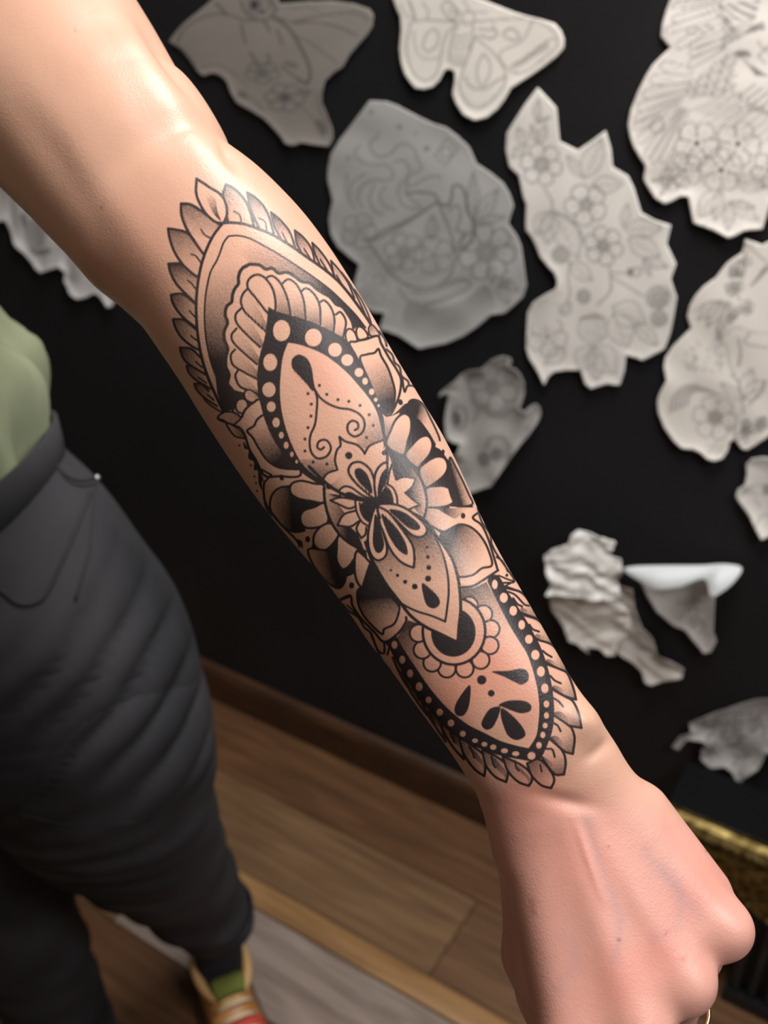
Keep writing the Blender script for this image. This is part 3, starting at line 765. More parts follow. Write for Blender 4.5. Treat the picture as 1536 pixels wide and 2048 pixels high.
D.line([(800,430),(750,540),(760,660),(800,690),(850,600),(850,500),(800,430)], 3.2, val=.42); D.line([(650,620),(700,700),(800,720),(900,660),(970,620)], 4, val=.4)
D.line([(620,750),(700,830),(820,840),(900,770)], 6, val=.16)
D.line([(740,175),(900,160),(1100,150),(1280,190),(1390,290),(1390,380),(1300,460),(1180,560),(1080,590),(1000,560)], 3.2, val=.42)
D.line([(1190,180),(1140,290),(1080,350),(950,410),(930,470),(980,540)], 3.2, val=.4)
for i in range(12): D.line([(1040+i*24,520-i*17),(1065+i*24,550-i*15)], 3, val=.55)
D.line([(1010,540),(1120,490),(1230,400),(1330,320),(1380,320)], 2.6, val=.4)
D.line([(950,280),(1010,230),(1070,260),(1085,310),(1020,320),(960,290)], 3, val=.5); D.line([(870,200),(910,270),(860,310),(770,280)], 3.2, val=.5)
D.line([(760,235),(880,245)], 4, val=.36); D.line([(750,175),(560,170),(400,165),(250,165)], 3, val=.42)
D.line([(600,190),(560,270),(530,400),(530,500),(590,540),(650,500),(690,380),(720,250),(710,190)], 3.2, val=.45)
for i in range(6): D.line([(560-i*5,280+i*44),(620-i*2,295+i*46),(690-i*7,270+i*46)], 3, val=.36)
D.shade([(560,400),(680,400),(650,510),(590,540),(530,500)], (600,400), (590,540), .05, .22, stip=.2)
D.ring(680, 145, 52, 56, 3, val=.4); D.line([(620,110),(520,0)], 3, val=.4); D.line([(700,100),(640,0)], 3, val=.35); D.line([(730,100),(830,95)], 4, val=.28)
D.line([(460,50),(490,110),(550,160),(590,130),(570,60),(520,10),(470,30)], 3.4, val=.5); D.line([(520,60),(560,120)], 4, val=.4)
D.line([(200,0),(230,80),(250,150)], 4, val=.5); D.line([(310,20),(350,80),(350,150)], 3, val=.4); D.line([(130,30),(170,110),(230,150)], 3, val=.36)
# ---- bird with blossoms, top right
D.frame(1230, 0, 4.18)
P_OUT['bird'] = D._t([(465,0),(430,90),(400,200),(388,310),(465,400),(390,470),(320,540),(270,620),(200,760),(140,910),(115,1050),(135,1150),(170,1240),(265,1390),(243,1500),(290,1580),(340,1650),(420,1700),(480,1680),(550,1640),(620,1640),(640,1740),(665,1860),(760,1890),(850,1925),(960,1980),(1020,1960),(1090,1920),(1240,1910),(1300,1700),(1480,1600),(1700,1200),(1700,300),(1500,-260),(600,-260)])
for a, b, r in [((900,-20),(485,55),30),((900,40),(480,170),30),((900,100),(425,262),32),((900,150),(520,395),34),((1000,215),(600,262),22),((990,255),(630,395),30),((1040,290),(628,450),30),((930,380),(620,545),32)]:
    plume(a, b, r, 2.8, .42)
for k in range(6): D.line([(1180-k*20, 150+k*32), (1060-k*14, 190+k*30), (960-k*16, 250+k*32), (890+k*8, 330+k*12)], 2.4, val=.4)
for k in range(7): D.line([(865+k*10, 20+k*22), (880+k*10, 50+k*22), (980+k*8, 30+k*22), (1210-k*6, 10+k*24)], 2.6, val=.5)
for k in range(6): D.line([(860+k*24, 110+k*26), (890+k*24, 150+k*26), (930+k*24, 140+k*26)], 3, val=.55)
for k in range(5): D.line([(1070+k*12, 290-k*8), (1150, 262-k*10), (1250, 240-k*14)], 2.8, val=.5)
for a, b, r in [((660,600),(385,545),44),((650,660),(300,665),44),((630,710),(240,795),42),((600,765),(192,905),40),((560,820),(170,1000),34),((545,860),(158,1075),34),((540,905),(188,1190),36),((560,905),(252,1320),32),((585,905),(312,1360),34),((610,910),(400,1360),34)]:
    plume(a, b, r, 2.8, .38)
for i in range(9):
    for j in range(10):
        x, y = 610+j*42+i*16, 720-j*34+i*24
        if 600 < x < 1010 and 430 < y < 800:
            D.line([(x-20, y-8), (x-20, y+12), (x, y+22), (x+20, y+8), (x+18, y-10)], 2.2, val=.42)
for k in range(9): D.line([(640+k*44, 920+k*12), (800+k*44, 850+k*10), (985+k*46, 740+k*30)], 2.6, val=.36)
for k in range(8):
    D.line([(985+k*62, 735+k*34), (1000+k*62, 790+k*34), (1040+k*62, 800+k*34), (1180+k*50, 700+k*34)], 2.8, val=.46)
    D.line([(1000+k*62, 790+k*34), (870+k*62, 900+k*34), (740+k*62, 990+k*34)], 2.4, val=.3)
for k in range(8): D.line([(1075+k*10, 480+k*14), (1110+k*12, 530+k*14), (1160+k*16, 560+k*10)], 2.8, val=.55)
for k in range(7): D.line([(1000+k*6, 440+k*8), (1060+k*4, 420+k*8), (1130, 440+k*6)], 2.8, val=.5)
D.line([(1200,345),(1240,400),(1300,380)], 3, val=.5); D.line([(1200,470),(1250,425),(1320,440)], 3, val=.5); D.line([(1200,470),(1260,530)], 3, val=.45)
D.line([(370,960),(310,1020),(310,1090),(370,1110),(415,1060),(380,970)], 3, True, val=.5)
for x, y, r, n, rt in [(690,1195,190,5,.3),(1030,1200,190,5,.1),(585,1420,150,5,.6),(890,1420,185,5,.9),(480,1490,100,5,.2),(1290,1420,150,5,.3)]:
    fl(x, y, r, n, rt, 2.8, .5, .08); D.dot(x, y, r*.12, val=.7)
lf(880,1580,700,1810,.3); lf(890,1580,840,1840,.2); lf(960,1680,950,1930,.2); lf(960,1680,1210,1840,.2); lf(960,1690,1180,1730,.15); lf(470,1490,300,1510,.15); lf(470,1490,380,1640,.15)
lf(1010,1500,1270,1560,.3)
# ---- steaming teacup with flowers
D.frame(630, 180, 3.339)
P_OUT['teacup'] = D._t([(370,70),(480,75),(560,105),(700,180),(800,225),(880,250),(960,310),(1030,380),(1080,490),(1170,550),(1260,620),(1300,690),(1330,770),(1295,890),(1350,970),(1380,1040),(1400,1180),(1420,1300),(1395,1380),(1330,1440),(1270,1490),(1180,1500),(1100,1570),(1000,1640),(880,1690),(710,1720),(640,1680),(560,1630),(440,1590),(470,1490),(400,1480),(330,1450),(280,1380),(270,1290),(290,1200),(300,1165),(230,1110),(160,1050),(110,960),(95,870),(120,740),(85,600),(90,520),(110,430),(170,330),(240,240),(310,150)])
for x, y, r in [(385,145,16),(570,245,18),(675,290,12),(230,450,14),(750,390,20)]: D.dot(x, y, r, val=.34)
for q in [[(430,280),(410,320),(370,350),(380,400),(430,440),(500,430),(560,370),(620,360),(670,400),(690,460),(720,520),(660,560)],
          [(300,370),(270,420),(320,480),(400,500),(480,500),(530,550),(500,600),(400,600),(320,640),(290,720),(330,790)],
          [(530,480),(600,470),(640,540),(610,600),(650,640),(720,600),(800,570),(850,580)], [(480,640),(440,700),(470,770),(540,800)],
          [(590,600),(560,680),(590,760),(660,790),(720,780)], [(640,560),(610,640),(640,720),(700,760)], [(220,560),(210,650),(240,740),(280,800)], [(400,640),(370,720),(400,800),(460,830)], [(340,560),(250,620),(240,700)]]:
    D.line(q, 5, val=.26)
D.line([(610,690),(700,680),(790,690),(820,740),(720,810),(600,880),(480,930),(380,990),(330,1000)], 5.5, val=.4)
D.line([(820,745),(700,830),(560,920),(400,1000),(350,1010)], 5, val=.34)
D.line([(370,1030),(430,1110),(500,1210),(580,1280),(680,1320),(800,1310),(890,1260),(940,1150),(935,1050),(900,920),(850,800),(820,740)], 4.5, val=.42)
D.line([(830,750),(890,770),(920,720),(930,640),(980,640),(1010,700),(1020,800),(1060,880),(1050,1000),(980,1060),(940,1060)], 5, val=.5)
D.line([(900,800),(960,770),(980,850),(950,930),(1010,960),(960,1030)], 4, val=.4)
D.line([(660,1350),(800,1340),(950,1270),(1040,1280),(1010,1330),(850,1400),(700,1440),(640,1420)], 4.5, val=.36)
D.line([(560,1320),(640,1420),(780,1480),(950,1450),(1090,1360),(1130,1300)], 4.5, val=.3)
fl(600, 1080, 130, 6, .2, 3.6, .34, .3); fl(800, 1100, 130, 5, .7, 3.6, .32, .15); lf(780, 1000, 790, 830, .25); fl(1150, 1080, 190, 7, .1, 4, .4, .34)
fl(300, 940, 120, 5, .1, 4, .3, .1); fl(380, 1330, 110, 7, 0, 3, .2, .1); lf(1070,880,1230,660,.2); lf(1065,880,1060,540,.12); lf(1070,890,1280,840,.15)
lf(1170,1170,1190,1290,.3); lf(1230,1290,1300,1430,.3); lf(1260,1270,1360,1340,.3); D.dot(1270, 1290, 40, val=.3)
D.line([(880,320),(960,390),(880,500),(800,440)], 4, True, False, .3); D.ring(880, 415, 36, w=4, val=.3); D.line([(880,320),(800,440)], 3, val=.3)
D.shade([(640,1400),(800,1460),(1000,1400),(1150,1300),(1200,1480),(1000,1600),(800,1650),(600,1560)], (800,1380), (850,1640), .25, .02, stip=.25)
# ---- tall blossom and berry branch
D.frame(990, 170, 3.3025)
P_OUT['berry'] = D._t([(285,15),(410,150),(420,270),(430,370),(550,430),(640,370),(735,300),(770,420),(780,540),(880,600),(920,680),(970,840),(1060,890),(1165,925),(1135,1050),(1200,1180),(1165,1280),(1205,1400),(1185,1520),(1160,1640),(1125,1740),(1050,1780),(980,1815),(870,1780),(860,1880),(830,1980),(740,1970),(640,2000),(600,1970),(570,1880),(480,1880),(400,1890),(360,1920),(335,1975),(290,1890),(230,1800),(210,1730),(215,1600),(220,1500),(260,1430),(320,1390),(410,1340),(420,1300),(400,1240),(350,1190),(300,1130),(270,1060),(240,1000),(205,960),(210,790),(190,740),(160,600),(95,540),(70,430),(80,320),(130,240),(200,130)])
lf(280,240,290,90,.2); lf(275,250,370,210,.12); lf(290,390,340,260,.25); lf(210,400,150,280,.3); lf(200,400,110,480,.3); lf(280,380,240,260,.2)
fl(310, 525, 140, 6, .2, 2.8, .5, .36); fl(605, 790, 140, 5, .5, 2.8, .5, .3); fl(720, 1060, 130, 6, .3, 2.8, .5, .28)
lf(590,620,710,350,.25); lf(580,610,480,460,.2); lf(640,660,850,650,.3); lf(850,940,880,780,.2); lf(860,950,1110,940,.28); lf(880,1010,1100,1130,.3); lf(990,1150,1150,1200,.2); lf(980,1150,1030,1260,.2)
lf(370,830,270,990,.35); lf(370,830,350,1050,.3); lf(400,830,560,1150,.25); D.line([(330,680),(380,760),(390,830),(480,880),(560,960),(590,1040)], 3.4, val=.45)
berry(440,1120,55); D.dot(440, 1120, 52, val=.3); lf(500,1170,650,1290,.3); D.line([(500,1160),(490,1260),(500,1370),(480,1430)], 3.4, val=.4); D.ring(590,1395,42,44,3,val=.5); D.dot(590,1395,36,36,.3)
D.line([(760,1190),(770,1300),(760,1370),(680,1450)], 4, val=.4); D.line([(780,1270),(880,1330),(980,1390)], 3.4, val=.4); D.ring(935,1235,30,28,3,val=.5); D.dot(895,1235,24,28,.5); D.line([(770,1240),(880,1240)],3,val=.4)
berry(1080,1400,75,.45); berry(1085,1540,55,.45)
lf(780,1460,1000,1570,.4,veins=7); lf(790,1500,880,1730,.4,veins=7); lf(930,1570,1080,1720,.25)
D.ring(650,1610,98,92,3,val=.4); D.shade(D.ell(650,1610,95,90), (560,1520), (740,1700), .02, .18, stip=.8)
for k in range(8): D.line([(560+k*24,1500+abs(k-4)*10),(590+k*20,1540)], 3.4, val=.5)
lf(450,1500,330,1440,.3); lf(450,1520,500,1430,.35); fl(350,1660,130,5,.2,3,.4,.12); lf(470,1740,330,1840,.3); lf(640,1720,560,1880,.45,veins=7); lf(650,1720,800,1900,.42,veins=7); lf(660,1720,680,1950,.3)
D.shade([(230,1470),(320,1410),(420,1450),(400,1560),(300,1600),(230,1560)], (250,1450), (400,1560), .12, .02, stip=.5)
# ---- right edge: thicket with grapes and a rose
D.frame(1290, 460, 4.267)
P_OUT['thicket'] = D._t([(860,75),(940,100),(1000,125),(1060,95),(1200,60),(1400,300),(1400,1500),(1200,1650),(1050,1760),(960,1820),(880,1870),(830,1860),(770,1790),(730,1800),(710,1880),(670,1940),(600,1960),(540,1940),(470,1880),(400,1860),(320,1850),(250,1790),(170,1680),(120,1560),(110,1460),(130,1390),(190,1280),(165,1160),(180,1080),(240,990),(310,920),(390,840),(360,740),(380,650),(430,560),(500,480),(610,400),(660,330),(710,270),(830,190)])
rr = np.random.default_rng(4)
for cx, cy, n, sp in [(780,350,12,70),(740,500,9,60),(770,700,8,50),(890,660,6,45),(850,1700,14,70),(990,1640,8,50)]:
    for _ in range(n):
        x, y = cx+rr.normal()*sp*.6, cy+rr.normal()*sp*.6; D.ring(x, y, 22+rr.random()*10, w=2.4, val=.5)
D.line([(860,110),(860,280)], 2.6, val=.5); D.line([(870,120),(1050,280)], 2.6, val=.5); D.line([(860,290),(800,540),(820,600)], 3, val=.5)
for k in range(6): D.line([(900+k*18,480-k*26),(960+k*12,430-k*22),(1060,330-k*8)], 3, val=.4)
for k in range(5): D.line([(640+k*16,600),(660+k*20,700+k*8),(620+k*10,800+k*20),(600+k*12,940)], 2.6, val=.4)
D.line([(420,700),(500,630),(600,610),(660,590)], 2.6, val=.36); lf(640,600,450,760,.25); lf(660,600,530,830,.2)
for k in range(40):
    x, y = 330+rr.random()*320, 930+rr.random()*270; D.line([(x,y),(x+20,y+14),(x+12,y+34)], 2.4, val=.34)
for k in range(8): D.line([(210+k*22,1560-k*10),(240+k*24,1420-k*4),(330+k*24,1330+k*6),(450+k*30,1310+k*14)], 3, val=.34)
fl(600,1600,190,6,.2,3,.36,.33); D.dot(600,1600,60,56,.4)
D.line([(640,930),(700,1000),(720,1130),(770,1230)], 3, val=.4); D.line([(800,920),(820,1040),(800,1160)], 4, val=.45); D.line([(900,870),(860,960),(1050,1000)], 4, val=.36)
D.line([(740,1230),(800,1290),(830,1400),(850,1560)], 3.4, val=.45); lf(840,1420,920,1180,.3); lf(850,1440,1040,1280,.3); lf(840,1450,650,1300,.2)
for k in range(8): D.line([(880+k*16,1500-k*20),(960+k*12,1420-k*20)], 2.6, val=.45)
for k in range(9): D.line([(540+k*16,1820),(530+k*18,1900)], 2.2, val=.2)
D.line([(640,950),(760,830),(900,860),(1050,880)], 2.6, val=.3)
# ---- small cut-out next to the arm
D.frame(860, 690, 5.908)
P_OUT['small'] = D._t([(650,250),(720,180),(800,130),(900,100),(990,130),(1000,180),(970,230),(1050,260),(1110,320),(1150,420),(1150,540),(1120,640),(1090,730),(1150,760),(1200,710),(1270,670),(1320,720),(1330,810),(1290,900),(1200,1040),(1100,1150),(1000,1290),(900,1430),(820,1550),(760,1640),(600,1690),(460,1740),(300,1700),(200,1500),(250,1270),(360,1260),(390,1140),(310,1120),(240,1080),(210,1000),(200,880),(215,740),(250,570),(180,570),(120,610),(150,540),(220,480),(330,400),(400,320),(500,270)])
fl(760,490,300,6,.3,7,.26,.3); D.dot(750,500,80,90,.4); D.dot(330,860,45,90,.55,rot=-.2); D.ring(360,850,80,140,6,val=.3)
D.line([(500,560),(560,650),(580,760),(520,900)], 10, val=.2); D.line([(640,700),(720,820),(880,830),(980,740)], 9, val=.25)
D.dot(650,1340,80,90,.4); D.dot(800,1280,70,80,.4); D.line([(680,1200),(740,1080),(880,1090),(960,1180)], 10, val=.25); D.dot(440,1500,60,60,.16)
D.line([(1200,760),(1230,880),(1160,980)], 8, val=.2); D.dot(1040,1000,70,110,.1,rot=.4)
# ---- lower pieces
D.frame(1070, 880, 2.8455)
P_OUT['edge'] = D._t([(1210,190),(1205,130),(1240,95),(1300,85),(1400,100),(1450,250),(1420,500),(1300,550),(1270,500),(1230,430),(1180,360),(1150,310),(1160,270),(1200,245)])
D.dot(1320,280,24,34,.4); D.line([(1170,320),(1230,260),(1300,250)],3,val=.3); D.line([(1260,480),(1290,430),(1340,420)],3,val=.35); D.line([(1250,330),(1290,380)],3,val=.3)
P_OUT['white'] = D._t([(60,650),(110,610),(200,580),(215,530),(250,505),(350,530),(470,570),(450,620),(415,640),(500,660),(512,740),(475,790),(500,860),(490,890),(430,895),(300,890),(170,870),(80,860),(110,800),(80,740)])
P_OUT['beige'] = D._t([(85,850),(200,830),(340,840),(440,880),(550,960),(550,1040),(540,1090),(480,1150),(470,1210),(420,1210),(370,1170),(310,1160),(320,1200),(260,1150),(200,1130),(180,1060),(130,1000),(100,960)])
P_OUT['grey'] = D._t([(490,810),(570,830),(580,930),(620,1050),(680,1110),(710,1200),(790,1240),(860,1280),(850,1330),(760,1350),(680,1370),(640,1350),(620,1300),(560,1240),(480,1190),(500,1090),(520,960),(470,900)])
P_OUT['pennant'] = D._t([(590,770),(740,835),(860,825),(975,785),(1030,870),(1025,960),(1020,1080),(1040,1130),(1010,1190),(970,1200),(910,1130),(860,1070),(800,1050),(700,970),(640,880)])
P_OUT['lower'] = D._t([(1260,1455),(1340,1450),(1500,1480),(1500,1800),(1320,1760),(1310,1800),(1280,1850),(1210,1890),(1165,1940),(1130,1870),(1090,1840),(1010,1845),(950,1800),(955,1740),(990,1710),(960,1690),(880,1680),(830,1740),(790,1720),(840,1660),(900,1640),(890,1590),(960,1560),(1050,1520)])
for k in range(16):
    a = rr.random()*6; x, y = 830+rr.random()*130, 890+rr.random()*170
    D.line([(x,y),(x+30*math.cos(a),y+30*math.sin(a)),(x+50*math.cos(a+1),y+50*math.sin(a+1))], 2.6, val=.35)
for k in range(30):
    a = rr.random()*6; x, y = 980+rr.random()*330, 1560+rr.random()*230
    D.line([(x,y),(x+34*math.cos(a),y+34*math.sin(a)),(x+60*math.cos(a+.9),y+60*math.sin(a+.9))], 3.2, val=.45)
for k in range(10):
    x, y = 560+rr.random()*110, 1000+rr.random()*150; D.line([(x,y),(x+20,y+30),(x+50,y+40)], 2.6, val=.35)
for k in range(8):
    x, y = 420+rr.random()*90, 960+rr.random()*130; D.line([(x,y),(x+20,y+14),(x+40,y-5)], 2.4, val=.25)
D.frame(0, 350, 5.12)
P_OUT['left'] = D._t([(-260,470),(0,470),(80,460),(130,580),(180,680),(280,790),(400,940),(460,990),(540,960),(640,930),(690,990),(680,1080),(760,1200),(840,1255),(920,1240),(1000,1200),(1060,1230),(1150,1330),(1200,1330),(1260,1220),(1000,860),(700,420),(300,60),(-100,-60),(-400,100)])
D.line([(250,420),(290,560),(330,700),(390,790),(520,770)], 12, val=.4); D.dot(380,600,120,150,.22); D.dot(800,1000,60,110,.1)

m_paper = material('sketch_paper', (.7, .68, .64), .75, 0, .25)
attr_col(m_paper); noise_bump(m_paper, 260, .0004, .3)
def paper(key, name, label, tone=(.74, .71, .665), base=.0025, wav=.0016, wscale=28, curl=0.0, crumple=0.0, seed=0, grp='pencil drawings cut from paper on the black wall', parent=None, step=.0019):
    out = P_OUT[key]+np.array([D.x0, D.y0])
    uv = np.array([on_wall(x, y, base) for x, y in out])
    lo, hi = uv.min(0), uv.max(0)
    nx = int((hi[0]-lo[0])/step)+2; nz = int((hi[1]-lo[1])/step)+2
    gx = lo[0]+(np.arange(nx+1)-.5)*step; gz = lo[1]+(np.arange(nz+1)-.5)*step
    cx = (gx[:-1]+gx[1:])/2; cz = (gz[:-1]+gz[1:])/2
    ins = np.zeros((nz, nx), bool); X = cx[None, :]; Z = cz[:, None]
    P = np.vstack([uv, uv[:1]])
    for (xa, za), (xb, zb) in zip(P[:-1], P[1:]):
        if za == zb: continue
        ins ^= ((za > Z) != (zb > Z)) & (X < (xb-xa)*(Z-za)/(zb-za)+xa)
    idx = np.argwhere(ins)
    vid = lambda j, i: j*(nx+1)+i
    F4 = np.stack([vid(idx[:, 0], idx[:, 1]), vid(idx[:, 0], idx[:, 1]+1), vid(idx[:, 0]+1, idx[:, 1]+1), vid(idx[:, 0]+1, idx[:, 1])], 1)
    cnt = np.bincount(F4.ravel(), minlength=(nx+1)*(nz+1))
    used = np.where(cnt > 0)[0]; remap = -np.ones((nx+1)*(nz+1), int); remap[used] = np.arange(len(used))
    F4 = remap[F4]; bnd = cnt[used] < 4
    V = np.stack([gx[used % (nx+1)], gz[used // (nx+1)]], 1)
    # snap the rim to the cut outline, and measure the distance to the rim
    A = P[:-1]; B = P[1:]; AB = B-A; L2 = (AB**2).sum(1)+1e-12
    rim = np.full(len(V), 1.0)
    for c0 in range(0, len(V), 4000):
        q = V[c0:c0+4000]
        t = np.clip(((q[:, None]-A)*AB).sum(2)/L2, 0, 1)
        Q = A+t[..., None]*AB; d = np.linalg.norm(q[:, None]-Q, axis=2); k = d.argmin(1)
        rim[c0:c0+4000] = d.min(1)
        b = bnd[c0:c0+4000]; near = d.min(1) < step*1.6
        sel = b & near
        V[c0:c0+4000][sel] = Q[np.arange(len(q)), k][sel]
    off = base+wav*(1+vnoise(V, wscale, seed))
    off += curl*np.exp(-rim/.012)*(1+.8*vnoise(V, 35, seed+5))
    if crumple: off += crumple*(1.2+np.abs(vnoise(V, 70, seed+9))*1.6+vnoise(V, 40, seed+3)+.35*np.sin(V[:, 1]*190+V[:, 0]*50+3*vnoise(V, 35, seed)))
    off += .003*np.exp(-(V[:, 1]-lo[1])/.012)+.0018*np.exp(-rim/.005)*smooth01(((lo[1]+hi[1])/2-V[:, 1])/.03)      # lower edges curl away from the wall
    off = np.maximum(off, .0012)
    W = np.stack([WD[0]*V[:, 0]+WN[0]*(WALL-off), WD[1]*V[:, 0]+WN[1]*(WALL-off), V[:, 1]], 1)
    flat = np.stack([WD[0]*V[:, 0]+WN[0]*(WALL-base), WD[1]*V[:, 0]+WN[1]*(WALL-base), V[:, 1]], 1)
    px, py = to_px(flat)
    ink = np.clip(D.sample(px, py)*1.4, 0, .95)
    org = W.mean(0)
    me = new_mesh(name, W-org, F4, m_paper)
    tn = np.array(tone)*(1+.035*vnoise(V, 60, seed+2))[:, None]
    set_attr(me, tn*(1-ink[:, None])+np.array([.05, .05, .055])*ink[:, None])
    o = obj(name, me); o.location = org
    sm = o.modifiers.new('sheet', 'SOLIDIFY'); sm.thickness = .0003; sm.offset = 1
    if parent is None:
        o['label'] = label; o['category'] = 'drawing'; o['group'] = grp
    return o
TR = (.56, .56, .55)
paper('bat', 'creature_drawing', 'pencil drawing of a skull-headed winged creature with flowers, top left beside the arm', (.265, .245, .222), seed=1)  # dark tone stands in for shade on this sheet
paper('moth', 'moth_drawing', 'cream paper cut-out of a large moth with patterned wings', (.80, .76, .70), seed=2)
paper('bird', 'bird_drawing', 'large cream drawing of a feathered bird above blossoms, top right corner', (.83, .79, .745), seed=3)
paper('teacup', 'teacup_drawing', 'shade-toned paper drawing of a steaming teacup filled with flowers', (.42, .415, .405), seed=4, base=.0028)  # sheet tone lowered to put shade into its colour
paper('berry', 'blossom_branch_drawing', 'tall cut-out of blossoms, leaves and berries between the teacup and bird drawings', (.80, .775, .73), seed=5)
paper('thicket', 'grapevine_drawing', 'cream drawing of grape bunches and a big flower below the bird drawing', (.84, .80, .745), seed=6)
paper('small', 'small_flower_drawing', 'small curled grey flower drawing right beside the middle of the forearm', (.44, .43, .41), seed=7, curl=.006, wav=.003)
paper('edge', 'narrow_flower_drawing', 'small pale drawing cut off by the right edge, below the grape drawing', (.72, .70, .66), seed=8, curl=.004)
paper('grey', 'trailing_paper', 'long grey paper scrap trailing down from the crumpled sheets', (.54, .51, .48), seed=9, curl=.004, crumple=.002, base=.003, grp='loose paper scraps on the lower wall')
paper('beige', 'crumpled_paper', 'beige crumpled paper sheet below the white ruffled one', (.84, .81, .76), seed=10, crumple=.0022, base=.006, grp='loose paper scraps on the lower wall')
paper('white', 'ruffled_paper', 'white ruffled paper sheet at the top of the crumpled bunch', (.92, .92, .90), seed=11, crumple=.0030, base=.020, grp='loose paper scraps on the lower wall')
pen = paper('pennant', 'pennant_drawing', 'grey pointed drawing with its white top edge folded forward', (.52, .50, .49), seed=12, curl=.002, base=.004, grp='loose paper scraps on the lower wall')
paper('lower', 'torn_drawing', 'grey ragged-edged drawing low on the wall above the gilded table', (.40, .385, .38), seed=13, curl=.006, wav=.003)
paper('left', 'frilled_drawing', 'pale frilled drawing low at the left edge, behind the upper arm', (.66, .66, .665), seed=14, curl=.005, wav=.003)
# the folded-over flap of the pennant
D.frame(1070, 880, 2.8455)
fo = D._t([(550,740),(600,718),(760,712),(950,710),(1090,702),(1180,725),(1150,800),(1090,860),(1030,885),(985,790),(860,832),(740,847),(650,805)])+np.array([D.x0, D.y0])
uv = np.array([on_wall(x, y, .004) for x, y in spline(fo, True, 5)])
zt = uv[:, 1].max(); bm = bmesh.new(); vs_ = []
for u, z in uv:
    k = (zt-z); vs_.append(bm.verts.new(Vector(room(u, WALL-.006-.62*k, zt-.62*k))-pen.location))
fc = bm.faces.new(vs_); bmesh.ops.triangulate(bm, faces=[fc])
m_flap = material('folded_paper_back', (.60, .635, .65), .7, 0, .25)
fm = bm_mesh(bm, 'folded_flap', m_flap, True)
fl_o = obj('folded_flap', fm, pen); fl_o['label'] = 'white folded-over top edge'
sm = fl_o.modifiers.new('sheet', 'SOLIDIFY'); sm.thickness = .0003
# ------------------------------------------------------------------ the person
person = empty('person', (-.37, .72, 0), 'person in a green top and dark jeans holding out a tattooed forearm, fist closed', 'person')

# silhouette pairs of the arm (lower-left edge, upper-right edge, depth of the axis, thickness/width)
STA = [((-230,140),(150,-175),.545,1.0), ((-165,212),(195,-112),.51,1.0), ((-110,268),(238,-52),.480,1.0), ((-50,325),(288,26),.456,1.0), ((0,374),(336,108),.437,.99),
       ((25,398),(357,143),.430,.98), ((68,441),(390,175),.423,.97), ((100,475),(416,211),.419,.96), ((137,513),(442,256),.415,.95), ((165,545),(461,300),.412,.94),
       ((191,574),(484,317),.410,.93), ((232,606),(527,349),.407,.92), ((264,634),(572,392),.404,.92), ((292,662),(618,443),.401,.92),
       ((337,726),(661,500),.397,.92), ((373,780),(700,560),.395,.92), ((410,840),(738,622),.393,.92), ((474,938),(793,718),.390,.91), ((531,1018),(846,806),.387,.90), ((592,1092),(891,882),.385,.89),
       ((650,1160),(933,968),.383,.87), ((700,1227),(966,1042),.381,.85), ((740,1286),(1000,1108),.380,.83), ((786,1345),(1036,1170),.379,.81), ((831,1408),(1074,1236),.378,.79),
       ((883,1478),(1117,1312),.377,.77), ((916,1526),(1147,1364),.3775,.75), ((943,1570),(1188,1424),.378,.72), ((960,1606),(1240,1500),.380,.66), ((974,1660),(1310,1580),.3825,.58), ((980,1730),(1380,1665),.3845,.54), ((992,1800),(1440,1735),.386,.52)]
def arm_axis():
    Cc, Sv, ab = [], [], []
    for L, R, d, k in STA:
        l = cam_pt(L[0], L[1], d); r = cam_pt(R[0], R[1], d)
        Cc.append((l+r)/2); Sv.append((r-l)/2); ab.append(k)
    return np.array(Cc), np.array(Sv), np.array(ab)
aC, aS, aK = arm_axis()
data = np.concatenate([aC, aS, aK[:, None]], 1)
dense = spline(data, n=24)
# arc length in pixels, even resampling: fine over the tattoo, coarser elsewhere
dpx = np.stack([768+F*dense[:, 0]/-dense[:, 2], 1024-F*dense[:, 1]/-dense[:, 2]], 1)
arc = np.concatenate([[0], np.cumsum(np.linalg.norm(np.diff(dpx, axis=0), axis=1))])
s_t0 = arc[np.argmin(np.abs(dpx[:, 0]-300))]; s_t1 = arc[np.argmin(np.abs(dpx[:, 1]-1590))]
ss = np.concatenate([np.arange(0, s_t0-90, 7.), np.arange(s_t0-90, s_t1+10, 1.35), np.arange(s_t1+10, arc[-1], 4.)])
row = np.stack([np.interp(ss, arc, dense[:, i]) for i in range(7)], 1)
# smooth the axis a little so that the rings stay even
for _ in range(3):
    k = np.array([.25, .5, .25])
    for i in range(7): row[1:-1, i] = np.convolve(row[:, i], k, 'valid')
NR = len(row)
# columns: fine on the side that carries the tattoo
ph = np.concatenate([np.linspace(-.30, PI+.30, 470, endpoint=False), np.linspace(PI+.30, 2*PI-.30, 84, endpoint=False)])
NC = len(ph)
Cx = row[:, :3]; Sx = row[:, 3:6]; Kx = row[:, 6]
Tn = np.gradient(Cx, axis=0)
win = 41
Tn = np.stack([np.convolve(np.pad(Tn[:, i], win//2, mode='edge'), np.ones(win)/win, 'valid') for i in range(3)], 1)
Tn /= np.linalg.norm(Tn, axis=1)[:, None]
aW = np.linalg.norm(Sx, axis=1)
Dx = np.cross(Sx, Tn); Dx /= np.linalg.norm(Dx, axis=1)[:, None]
flip = np.sign(Dx[:, 2]); Dx *= flip[:, None]            # towards the camera
Sn = Sx/aW[:, None]

# ---- hand as a rounded union of tapered capsules (camera axes, metres)
def cp(x, y, d): return cam_pt(x, y, d)
CAPS = []   # (a, b, ra, rb)
def cap(a, b, ra, rb): CAPS.append((cp(*a), cp(*b), ra, rb))
